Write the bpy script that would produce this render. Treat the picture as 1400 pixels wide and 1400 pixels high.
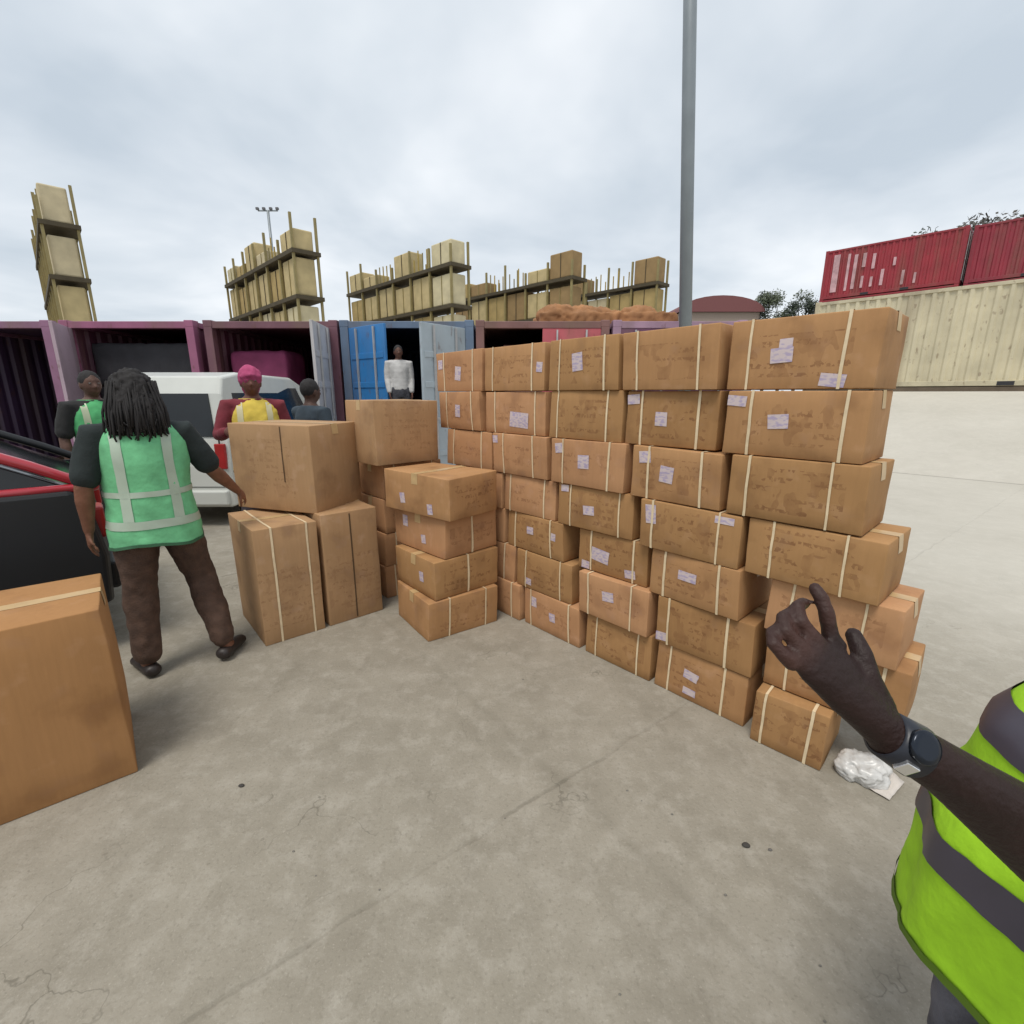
import bpy, bmesh, math, random
from mathutils import Vector, Matrix, noise
for o in list(bpy.data.objects): bpy.data.objects.remove(o)
R = math.radians
random.seed(7)
scene = bpy.context.scene
C = scene.collection
PI = math.pi

# ------------------------------------------------------------------ camera
F_PX, TILT, CAM_H = 660.0, 13.79, 1.6
cam_d = bpy.data.cameras.new('camera')
cam = bpy.data.objects.new('camera', cam_d); C.objects.link(cam)
cam.location = (0, 0, CAM_H); cam.rotation_euler = (R(90 - TILT), 0, 0)
cam_d.sensor_width = 36; cam_d.lens = 36 * F_PX / 1400; cam_d.clip_start = .05; cam_d.clip_end = 3000
scene.camera = cam
scene.render.resolution_x = scene.render.resolution_y = 1024

# ------------------------------------------------------------------ world, overcast
SUN_EL, SUN_AZ = 66.0, 205.0      # azimuth clockwise from +Y: behind the camera, a little to the left
w = bpy.data.worlds.new('World'); scene.world = w; w.use_nodes = True
nt = w.node_tree; N = nt.nodes; L = nt.links
for n in list(N): N.remove(n)
out = N.new('ShaderNodeOutputWorld'); bg = N.new('ShaderNodeBackground'); bg.inputs[1].default_value = .1
sky = N.new('ShaderNodeTexSky'); sky.sky_type = 'NISHITA'; sky.sun_disc = False
sky.sun_elevation = R(SUN_EL); sky.sun_rotation = R(SUN_AZ); sky.air_density = 1.0; sky.dust_density = 2.0; bg.inputs[1].default_value = .112
tc = N.new('ShaderNodeTexCoord'); sep = N.new('ShaderNodeSeparateXYZ'); L.new(tc.outputs['Generated'], sep.inputs[0])
addz = N.new('ShaderNodeMath'); addz.operation = 'ADD'; addz.inputs[1].default_value = .22; L.new(sep.outputs[2], addz.inputs[0])
mx = N.new('ShaderNodeMath'); mx.operation = 'MAXIMUM'; mx.inputs[1].default_value = .06; L.new(addz.outputs[0], mx.inputs[0])
dx = N.new('ShaderNodeMath'); dx.operation = 'DIVIDE'; L.new(sep.outputs[0], dx.inputs[0]); L.new(mx.outputs[0], dx.inputs[1])
dy = N.new('ShaderNodeMath'); dy.operation = 'DIVIDE'; L.new(sep.outputs[1], dy.inputs[0]); L.new(mx.outputs[0], dy.inputs[1])
cmb = N.new('ShaderNodeCombineXYZ'); L.new(dx.outputs[0], cmb.inputs[0]); L.new(dy.outputs[0], cmb.inputs[1])
n1 = N.new('ShaderNodeTexNoise'); n1.inputs['Scale'].default_value = 1.15; n1.inputs['Detail'].default_value = 5; n1.inputs['Roughness'].default_value = .5; n1.inputs['Distortion'].default_value = .25
L.new(cmb.outputs[0], n1.inputs['Vector'])
cr = N.new('ShaderNodeValToRGB'); e = cr.color_ramp.elements
e[0].position = .34; e[0].color = (5.5, 6.2, 6.9, 1); e[1].position = .68; e[1].color = (9.3, 9.6, 9.9, 1)
m_ = e.new(.5); m_.color = (7.1, 7.65, 8.2, 1)
L.new(n1.outputs[0], cr.inputs[0])
n2 = N.new('ShaderNodeTexNoise'); n2.inputs['Scale'].default_value = .7; n2.inputs['Detail'].default_value = 3
L.new(cmb.outputs[0], n2.inputs['Vector'])
mr = N.new('ShaderNodeMapRange'); mr.inputs[1].default_value = .35; mr.inputs[2].default_value = .75; mr.inputs[3].default_value = .97; mr.inputs[4].default_value = .82
L.new(n2.outputs[0], mr.inputs[0])
mix = N.new('ShaderNodeMix'); mix.data_type = 'RGBA'; L.new(mr.outputs[0], mix.inputs[0]); L.new(sky.outputs[0], mix.inputs[6]); L.new(cr.outputs[0], mix.inputs[7])
L.new(mix.outputs[2], bg.inputs[0]); L.new(bg.outputs[0], out.inputs[0])

sd = bpy.data.lights.new('sun', 'SUN'); sd.energy = 2.2; sd.angle = R(22); sd.color = (1, .95, .87)
so = bpy.data.objects.new('sun', sd); C.objects.link(so); so.rotation_euler = (R(90 - SUN_EL), 0, R(180 - SUN_AZ))
scene.view_settings.view_transform = 'Standard'; scene.view_settings.look = 'None'
scene.view_settings.exposure = 0.0; scene.view_settings.gamma = 1.0

# ------------------------------------------------------------------ helpers
def tag(o, label=None, cat=None, group=None, kind=None):
    if label: o['label'] = label
    if cat: o['category'] = cat
    if group: o['group'] = group
    if kind: o['kind'] = kind
    return o
def thing(name, label, cat, loc=(0, 0, 0), rz=0, group=None):
    o = bpy.data.objects.new(name, None); C.objects.link(o); o.empty_display_size = .1
    o.location = loc; o.rotation_euler = (0, 0, rz)
    return tag(o, label, cat, group)
def link(name, me, parent=None, m=None, smooth=False):
    o = bpy.data.objects.new(name, me); C.objects.link(o)
    if parent: o.parent = parent
    if m: me.materials.append(m)
    if smooth:
        for p in me.polygons: p.use_smooth = True
    return o
class MB:
    def __init__(s): s.v = []; s.f = []
    def add(s, vs, fs):
        b = len(s.v); s.v += [tuple(v) for v in vs]; s.f += [tuple(i + b for i in f) for f in fs]
    def box(s, x0, x1, y0, y1, z0, z1, M=None):
        vs = [Vector(p) for p in ((x0,y0,z0),(x1,y0,z0),(x1,y1,z0),(x0,y1,z0),(x0,y0,z1),(x1,y0,z1),(x1,y1,z1),(x0,y1,z1))]
        if M: vs = [M @ v for v in vs]
        s.add(vs, [(0,3,2,1),(4,5,6,7),(0,1,5,4),(1,2,6,5),(2,3,7,6),(3,0,4,7)])
    def bar(s, a, b, t, t2=None):
        a, b = Vector(a), Vector(b); d = (b - a); l = d.length
        q = d.to_track_quat('Z', 'Y').to_matrix().to_4x4(); t2 = t2 or t
        s.box(-t/2, t/2, -t2/2, t2/2, 0, l, Matrix.Translation(a) @ q)
    def tube(s, pts, rad, seg=10, cap=True):
        pts = [Vector(p) for p in pts]
        if not isinstance(rad, (list, tuple)): rad = [rad] * len(pts)
        rings = []; n = len(pts); prev = None
        P = list(pts); Rr = [(r, r) if not isinstance(r, tuple) else r for r in rad]
        for i, p in enumerate(P):
            t = (P[min(i+1, n-1)] - P[max(i-1, 0)]).normalized()
            if prev is None:
                a = Vector((1, 0, 0)) if abs(t.x) < .9 else Vector((0, 1, 0))
                a = (a - t * a.dot(t)).normalized()
            else: a = (prev - t * prev.dot(t)).normalized()
            prev = a; b = t.cross(a)
            rings.append((p, t, a, b, Rr[i]))
        vs = []; fs = []
        def ring(p, a, b, r): 
            for k in range(seg):
                g = 2*PI*k/seg; vs.append(p + a*math.cos(g)*r[0] + b*math.sin(g)*r[1])
        if cap:
            p, t, a, b, r = rings[0]
            for u in (.85, .5): ring(p - t*min(r)*math.sin(math.acos(1-u) if 0 else u)*.9, a, b, (r[0]*math.cos(u*1.45), r[1]*math.cos(u*1.45)))
        for p, t, a, b, r in rings: ring(p, a, b, r)
        if cap:
            p, t, a, b, r = rings[-1]
            for u in (.5, .85): ring(p + t*min(r)*u*.9, a, b, (r[0]*math.cos(u*1.45), r[1]*math.cos(u*1.45)))
        m = len(vs)//seg
        for i in range(m-1):
            for k in range(seg):
                k2 = (k+1) % seg; fs.append((i*seg+k, i*seg+k2, (i+1)*seg+k2, (i+1)*seg+k))
        fs.append(tuple(reversed(range(seg)))); fs.append(tuple((m-1)*seg+k for k in range(seg)))
        s.add(vs, fs)
    def ell(s, c, r, M=None, nu=16, nv=10):
        vs = []; fs = []
        for j in range(1, nv):
            th = PI*j/nv
            for i in range(nu):
                ph = 2*PI*i/nu; vs.append(Vector((math.sin(th)*math.cos(ph)*r[0], math.sin(th)*math.sin(ph)*r[1], math.cos(th)*r[2])))
        vs.append(Vector((0,0,r[2]))); vs.append(Vector((0,0,-r[2])))
        for j in range(nv-2):
            for i in range(nu):
                i2 = (i+1) % nu; fs.append((j*nu+i, (j+1)*nu+i, (j+1)*nu+i2, j*nu+i2))
        t = len(vs)-2
        for i in range(nu):
            i2 = (i+1) % nu; fs.append((t, i, i2)); fs.append((t+1, (nv-2)*nu+i2, (nv-2)*nu+i))
        c = Vector(c); vs = [c + (M @ v if M else v) for v in vs]
        s.add(vs, fs)
    def rings(s, rr, closed=True, cap=True):    # rr: list of lists of points
        seg = len(rr[0]); vs = [p for r in rr for p in r]; fs = []
        for i in range(len(rr)-1):
            for k in range(seg if closed else seg-1):
                k2 = (k+1) % seg; fs.append((i*seg+k, i*seg+k2, (i+1)*seg+k2, (i+1)*seg+k))
        if cap: fs.append(tuple(reversed(range(seg)))); fs.append(tuple((len(rr)-1)*seg+k for k in range(seg)))
        s.add(vs, fs)
    def mesh(s, name='m'):
        me = bpy.data.meshes.new(name); me.from_pydata(s.v, [], s.f); me.update(); return me
    def build(s, name, m, parent=None, smooth=False, bevel=0):
        o = link(name, s.mesh(name), parent, m, smooth)
        if bevel:
            b = o.modifiers.new('bevel', 'BEVEL'); b.width = bevel; b.segments = 2; b.limit_method = 'ANGLE'
        return o
def remeshed(mb, voxel, smooth=2, wrinkle=0, wscale=14):
    me = mb.mesh('tmp'); o = bpy.data.objects.new('tmp', me); C.objects.link(o)
    r = o.modifiers.new('r', 'REMESH'); r.mode = 'VOXEL'; r.voxel_size = voxel; r.use_smooth_shade = True
    if smooth: sm = o.modifiers.new('s', 'SMOOTH'); sm.iterations = smooth; sm.factor = .5
    dg = bpy.context.evaluated_depsgraph_get(); dg.update()
    m2 = bpy.data.meshes.new_from_object(o.evaluated_get(dg)); bpy.data.objects.remove(o)
    if wrinkle:
        for v in m2.vertices:
            p = v.co; k = noise.noise(Vector((p.x*wscale, p.y*wscale, p.z*wscale*.45))) + .5*noise.noise(p*wscale*2.1)
            v.co = p + v.normal * k * wrinkle
    m2.materials.clear()
    return m2

# ------------------------------------------------------------------ materials
MATS = {}
def mat(name, col, rough=.7, var=.12, scale=8, bump=0, bscale=40, metal=0, spec=.5, obj_var=0, coat=0, grime=0):
    if name in MATS: return MATS[name]
    m = bpy.data.materials.new(name); m.use_nodes = True; t = m.node_tree; n = t.nodes; l = t.links
    b = n['Principled BSDF']; b.inputs['Roughness'].default_value = rough; b.inputs['Metallic'].default_value = metal
    b.inputs['Specular IOR Level'].default_value = spec; b.inputs['Coat Weight'].default_value = coat
    c = n.new('ShaderNodeTexCoord'); no = n.new('ShaderNodeTexNoise'); no.inputs['Scale'].default_value = scale; no.inputs['Detail'].default_value = 6
    l.new(c.outputs['Object'], no.inputs['Vector'])
    mr = n.new('ShaderNodeMapRange'); mr.inputs[1].default_value = .25; mr.inputs[2].default_value = .75; mr.inputs[3].default_value = 1-var; mr.inputs[4].default_value = 1+var
    l.new(no.outputs[0], mr.inputs[0])
    h = n.new('ShaderNodeHueSaturation'); h.inputs['Color'].default_value = (*col, 1)
    last = mr.outputs[0]
    if obj_var:
        oi = n.new('ShaderNodeObjectInfo'); m2 = n.new('ShaderNodeMapRange'); m2.inputs[3].default_value = 1-obj_var; m2.inputs[4].default_value = 1+obj_var
        l.new(oi.outputs['Random'], m2.inputs[0]); mm = n.new('ShaderNodeMath'); mm.operation = 'MULTIPLY'; l.new(last, mm.inputs[0]); l.new(m2.outputs[0], mm.inputs[1]); last = mm.outputs[0]
    l.new(last, h.inputs['Value']); outc = h.outputs[0]
    if grime:
        for sc_, st_, lo, hi, cc in ((2.2, (1, 1, .12), .5, .75, (.16, .11, .07)), (9, (1, 1, .5), .62, .7, (.12, .05, .025))):
            mp = n.new('ShaderNodeMapping'); mp.inputs['Scale'].default_value = st_; l.new(c.outputs['Object'], mp.inputs[0])
            g_ = n.new('ShaderNodeTexNoise'); g_.inputs['Scale'].default_value = sc_; g_.inputs['Detail'].default_value = 7; l.new(mp.outputs[0], g_.inputs['Vector'])
            r_ = n.new('ShaderNodeMapRange'); r_.inputs[1].default_value = lo; r_.inputs[2].default_value = hi; r_.inputs[4].default_value = grime; l.new(g_.outputs[0], r_.inputs[0])
            mm_ = n.new('ShaderNodeMix'); mm_.data_type = 'RGBA'; l.new(r_.outputs[0], mm_.inputs[0]); l.new(outc, mm_.inputs[6]); mm_.inputs[7].default_value = (*cc, 1); outc = mm_.outputs[2]
    l.new(outc, b.inputs['Base Color'])
    if bump:
        n3 = n.new('ShaderNodeTexNoise'); n3.inputs['Scale'].default_value = bscale; n3.inputs['Detail'].default_value = 4; l.new(c.outputs['Object'], n3.inputs['Vector'])
        bp = n.new('ShaderNodeBump'); bp.inputs['Strength'].default_value = bump; bp.inputs['Distance'].default_value = .01
        l.new(n3.outputs[0], bp.inputs['Height']); l.new(bp.outputs[0], b.inputs['Normal'])
    MATS[name] = m; return m

def cardboard(name, c0, c1, printing=.6, pz=(.25, .75)):
    m = bpy.data.materials.new(name); m.use_nodes = True; t = m.node_tree; n = t.nodes; l = t.links
    b = n['Principled BSDF']; b.inputs['Roughness'].default_value = .82; b.inputs['Specular IOR Level'].default_value = .25
    c = n.new('ShaderNodeTexCoord'); oi = n.new('ShaderNodeObjectInfo')
    off = n.new('ShaderNodeVectorMath'); off.operation = 'MULTIPLY_ADD'
    cx = n.new('ShaderNodeCombineXYZ'); 
    for i in range(3): l.new(oi.outputs['Random'], cx.inputs[i])
    l.new(cx.outputs[0], off.inputs[0]); off.inputs[1].default_value = (37, 0, 91); l.new(c.outputs['Object'], off.inputs[2])
    def noi(scale, vec, det=4, st=(1, 1, 1)):
        mp = n.new('ShaderNodeMapping'); mp.inputs['Scale'].default_value = st; l.new(vec, mp.inputs[0])
        x = n.new('ShaderNodeTexNoise'); x.inputs['Scale'].default_value = scale; x.inputs['Detail'].default_value = det; l.new(mp.outputs[0], x.inputs['Vector']); return x.outputs[0]
    def mth(op, a, b_=None, clamp=False):
        x = n.new('ShaderNodeMath'); x.operation = op; x.use_clamp = clamp
        for i, v in enumerate((a, b_)):
            if v is None: continue
            if isinstance(v, (int, float)): x.inputs[i].default_value = v
            else: l.new(v, x.inputs[i])
        return x.outputs[0]
    def rng(v, a, b_, c_, d):
        x = n.new('ShaderNodeMapRange'); l.new(v, x.inputs[0])
        for i, k in enumerate((a, b_, c_, d)): x.inputs[i+1].default_value = k
        return x.outputs[0]
    def mixc(f, a, b_):
        x = n.new('ShaderNodeMix'); x.data_type = 'RGBA'
        if isinstance(f, (int, float)): x.inputs[0].default_value = f
        else: l.new(f, x.inputs[0])
        for i, v in ((6, a), (7, b_)):
            if isinstance(v, tuple): x.inputs[i].default_value = (*v, 1)
            else: l.new(v, x.inputs[i])
        return x.outputs[2]
    V = off.outputs[0]
    base = mixc(mth('ADD', mth('MULTIPLY', noi(3.2, V), .7), mth('MULTIPLY', oi.outputs['Random'], .35), True), c0, c1)
    # flutes: fine vertical streaks; scuffs
    fl = rng(noi(60, V, 3, (1, 1, .06)), .3, .7, .965, 1.035)
    sc = rng(noi(11, V, 8), .56, .72, 0, .35)
    hsv = n.new('ShaderNodeHueSaturation'); l.new(base, hsv.inputs['Color']); l.new(fl, hsv.inputs['Value'])
    col = mixc(sc, hsv.outputs[0], (c1[0]*1.2, c1[1]*1.28, c1[2]*1.6))
    stain = rng(noi(5.5, V, 6), .52, .72, 0, .5)
    col = mixc(stain, col, (c0[0]*.55, c0[1]*.5, c0[2]*.5))
    if printing:
        g = n.new('ShaderNodeSeparateXYZ'); l.new(c.outputs['Object'], g.inputs[0])
        nn = n.new('ShaderNodeSeparateXYZ'); l.new(c.outputs['Normal'], nn.inputs[0])
        face = mth('GREATER_THAN', mth('ABSOLUTE', nn.outputs[1]), .8)
        # text-like rows of small smudged glyphs
        rows = mth('GREATER_THAN', mth('SINE', mth('MULTIPLY', g.outputs[2], 2*PI/.043)), -.1)
        gly = mth('GREATER_THAN', noi(52, V, 2, (1, 0, .8)), .5)
        word = mth('GREATER_THAN', noi(7.5, V, 1, (1, 0, 1.9)), .5)
        inz = mth('MULTIPLY', mth('GREATER_THAN', g.outputs[2], pz[0]), mth('LESS_THAN', g.outputs[2], pz[1]))
        inx = mth('LESS_THAN', mth('ABSOLUTE', g.outputs[0]), .19)
        p = face
        for q in (rows, gly, word, inz, inx): p = mth('MULTIPLY', p, q)
        big = mth('MULTIPLY', mth('MULTIPLY', mth('GREATER_THAN', noi(14, V, 2, (1, 0, .55)), .57), face), mth('MULTIPLY', inx, inz))
        p = mth('MAXIMUM', p, mth('MULTIPLY', big, .55))
        fade = rng(noi(25, V, 4), .35, .65, .35, 1)
        col = mixc(mth('MULTIPLY', mth('MULTIPLY', p, fade), printing), col, (.13, .045, .02))
    l.new(col, b.inputs['Base Color'])
    bp = n.new('ShaderNodeBump'); bp.inputs['Strength'].default_value = .25; bp.inputs['Distance'].default_value = .004
    l.new(noi(45, V, 5, (1, 1, .25)), bp.inputs['Height']); l.new(bp.outputs[0], b.inputs['Normal'])
    return m
CB = [cardboard('card_a', (.305, .156, .063), (.49, .275, .128), .5, (.05, .22)),
      cardboard('card_b', (.37, .184, .085), (.53, .295, .150), .4, (.07, .2)),
      cardboard('card_c', (.275, .143, .055), (.44, .248, .108), .55, (.04, .23))]
CB_BIG = cardboard('card_big', (.33, .192, .095), (.46, .285, .15), .3, (.1, .5))
CB_NEAR = cardboard('card_near', (.33, .162, .060), (.40, .21, .088), 0)
STRAP = mat('strap', (.72, .58, .38), .45, .1, 30)
TAPE = mat('tape', (.55, .38, .19), .3, .1, 20, spec=.6)
def label_mat():
    m = bpy.data.materials.new('paper_label'); m.use_nodes = True; t = m.node_tree; n = t.nodes; l = t.links
    b = n['Principled BSDF']; b.inputs['Roughness'].default_value = .6
    c = n.new('ShaderNodeTexCoord'); mp = n.new('ShaderNodeMapping'); mp.inputs['Scale'].default_value = (1, 1, 2.2); l.new(c.outputs['Object'], mp.inputs[0])
    x = n.new('ShaderNodeTexNoise'); x.inputs['Scale'].default_value = 38; x.inputs['Detail'].default_value = 1; l.new(mp.outputs[0], x.inputs['Vector'])
    r = n.new('ShaderNodeValToRGB'); r.color_ramp.elements[0].position = .46; r.color_ramp.elements[0].color = (.60, .50, .50, 1)
    r.color_ramp.elements[1].position = .62; r.color_ramp.elements[1].color = (.42, .35, .48, 1); l.new(x.outputs[0], r.inputs[0]); l.new(r.outputs[0], b.inputs['Base Color'])
    return m
LABEL = label_mat()

nd_x, nd_y = math.cos(R(-42.3)), -math.sin(R(-42.3))
def ground_mat(name):
    m = bpy.data.materials.new(name); m.use_nodes = True; t = m.node_tree; n = t.nodes; l = t.links
    b = n['Principled BSDF']; b.inputs['Roughness'].default_value = .88; b.inputs['Specular IOR Level'].default_value = .3
    g = n.new('ShaderNodeNewGeometry'); P = g.outputs['Position']
    def noi(scale, det=5, st=(1, 1, 1), rot=0, rough=.55):
        mp = n.new('ShaderNodeMapping'); mp.inputs['Scale'].default_value = st; mp.inputs['Rotation'].default_value = (0, 0, rot); l.new(P, mp.inputs[0])
        x = n.new('ShaderNodeTexNoise'); x.inputs['Scale'].default_value = scale; x.inputs['Detail'].default_value = det; x.inputs['Roughness'].default_value = rough; l.new(mp.outputs[0], x.inputs['Vector']); return x.outputs[0]
    def mth(op, a, b_=None, c_=None):
        x = n.new('ShaderNodeMath'); x.operation = op
        for i, v in enumerate((a, b_, c_)):
            if v is None: continue
            if isinstance(v, (int, float)): x.inputs[i].default_value = v
            else: l.new(v, x.inputs[i])
        return x.outputs[0]
    def rng(v, a, b_, c_, d):
        x = n.new('ShaderNodeMapRange'); l.new(v, x.inputs[0])
        for i, k in enumerate((a, b_, c_, d)): x.inputs[i+1].default_value = k
        return x.outputs[0]
    def mixc(f, a, b_):
        x = n.new('ShaderNodeMix'); x.data_type = 'RGBA'; l.new(f, x.inputs[0])
        for i, v in ((6, a), (7, b_)):
            if isinstance(v, tuple): x.inputs[i].default_value = (*v, 1)
            else: l.new(v, x.inputs[i])
        return x.outputs[2]
    col = mixc(rng(noi(.55, 6), .3, .7, 0, 1), (.335, .315, .27), (.41, .385, .34))
    col = mixc(rng(noi(3.3, 7, rough=.65), .42, .68, 0, .75), col, (.28, .26, .22))
    col = mixc(rng(noi(9, 7, rough=.7), .48, .7, 0, .65), col, (.49, .47, .43))
    col = mixc(rng(noi(5.5, 8, (1, .35, 1), R(35), .7), .57, .70, 0, .5), col, (.24, .22, .185))
    col = mixc(rng(noi(70, 3), .55, .75, 0, .45), col, (.2, .185, .155))
    col = mixc(rng(noi(110, 2), .6, .75, 0, .4), col, (.55, .52, .47))
    # slab joints: u along azimuth 53, v along azimuth 143
    sp = n.new('ShaderNodeSeparateXYZ'); l.new(P, sp.inputs[0])
    a = R(53)
    wob = mth('MULTIPLY', mth('SUBTRACT', noi(4, 4), .5), .07)
    U = mth('ADD', mth('ADD', mth('MULTIPLY', sp.outputs[0], math.cos(a)), mth('MULTIPLY', sp.outputs[1], -math.sin(a))), wob)   # constant along az 53
    Vv = mth('ADD', mth('ADD', mth('MULTIPLY', sp.outputs[0], math.sin(a)), mth('MULTIPLY', sp.outputs[1], math.cos(a))), wob)
    u0 = -.613*math.cos(a) - 1.096*math.sin(a); v0 = .505*math.sin(a) + 1.324*math.cos(a)
    def joint(x, x0, period, wd):
        y = mth('FRACT', mth('ADD', mth('DIVIDE', mth('SUBTRACT', x, x0), period), .5))
        return rng(mth('ABSOLUTE', mth('MULTIPLY', mth('SUBTRACT', y, .5), period)), wd*.3, wd, 1, 0)
    j1 = joint(U, u0, 3.6, .012); j2 = joint(Vv, v0, 4.2, .03)
    br = rng(noi(6, 4), .42, .55, .1, .8)
    col = mixc(mth('MULTIPLY', mth('MULTIPLY', j1, br), rng(noi(.8, 3), .42, .6, .05, .7)), col, (.15, .14, .115))
    col = mixc(mth('MULTIPLY', j2, .18), col, (.21, .195, .16))
    # hairline cracks and oil drops
    vo = n.new('ShaderNodeTexVoronoi'); vo.feature = 'DISTANCE_TO_EDGE'; vo.inputs['Scale'].default_value = .9
    vp = n.new('ShaderNodeVectorMath'); vp.operation = 'ADD'; l.new(P, vp.inputs[0])
    nv = n.new('ShaderNodeTexNoise'); nv.inputs['Scale'].default_value = 3; nv.inputs['Detail'].default_value = 5; l.new(P, nv.inputs['Vector']); l.new(nv.outputs[1], vp.inputs[1]); l.new(vp.outputs[0], vo.inputs['Vector'])
    col = mixc(mth('MULTIPLY', rng(vo.outputs[0], 0, .006, .6, 0), rng(noi(1.7), .5, .6, 0, 1)), col, (.15, .14, .115))
    v2 = n.new('ShaderNodeTexVoronoi'); v2.inputs['Scale'].default_value = 2.1; l.new(P, v2.inputs['Vector'])
    col = mixc(mth('MULTIPLY', rng(v2.outputs['Distance'], .02, .055, .55, 0), rng(noi(1.1), .53, .58, 0, 1)), col, (.09, .085, .075))
    tn = n.new('ShaderNodeMix'); tn.data_type = 'RGBA'; tn.blend_type = 'MULTIPLY'; tn.inputs[0].default_value = 1; l.new(col, tn.inputs[6]); 
    # the concrete is paler and less mottled towards the raised yard
    yd = mth('ADD', mth('ADD', mth('MULTIPLY', sp.outputs[0], nd_x), mth('MULTIPLY', sp.outputs[1], nd_y)), mth('MULTIPLY', noi(.5, 4), 2.5))
    pm = rng(yd, 3.4, 7.5, 0, 1)
    smooth_c = mixc(rng(noi(.45, 3, (1, 1, 1)), .35, .65, 0, 1), (.41, .40, .365), (.46, .45, .415))
    col = mixc(mth('MULTIPLY', pm, .7), col, smooth_c); l.new(col, tn.inputs[6])
    pale = mixc(pm, (.775, .745, .69), (1.16, 1.13, 1.08)); l.new(pale, tn.inputs[7]); col = tn.outputs[2]
    l.new(col, b.inputs['Base Color'])
    bp = n.new('ShaderNodeBump'); bp.inputs['Strength'].default_value = .35; bp.inputs['Distance'].default_value = .006
    l.new(mth('ADD', noi(90, 4), mth('MULTIPLY', j1, -1.5)), bp.inputs['Height']); l.new(bp.outputs[0], b.inputs['Normal'])
    return m
GROUND = ground_mat('concrete')

# ------------------------------------------------------------------ ground and raised yard
UA = R(-42.3)
ud = Vector((math.sin(UA), math.cos(UA), 0)); nd = Vector((math.cos(UA), -math.sin(UA), 0))   # along the box wall; away from the camera, to the right
def yard(d, s, z=0): return nd*d + ud*s + Vector((0, 0, z))
g = MB(); g.add([(-900,-900,0),(900,-900,0),(900,900,0),(-900,900,0)], [(0,1,2,3)])
tag(g.build('ground', GROUND), kind='structure')
PZ = 1.66
r = MB()
a0, a1, a2 = 12.6, 19.6, 120
sL, sR = 7.6, -90
top = [yard(a0, sL, .004), yard(a0, sR, .004), yard(a1, sL, PZ), yard(a1, sR, PZ), yard(a2, sL, PZ), yard(a2, sR, PZ)]
bot = [yard(a0, sL, -.3), yard(a0, sR, -.3), yard(a1, sL, -.3), yard(a1, sR, -.3), yard(a2, sL, -.3), yard(a2, sR, -.3)]
r.add(top + bot, [(0,2,3,1),(2,4,5,3),(0,6,8,2),(2,8,10,4),(1,3,9,7),(3,5,11,9),(4,10,11,5)])
o = r.build('ramp', GROUND); tag(o, kind='structure')

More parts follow.
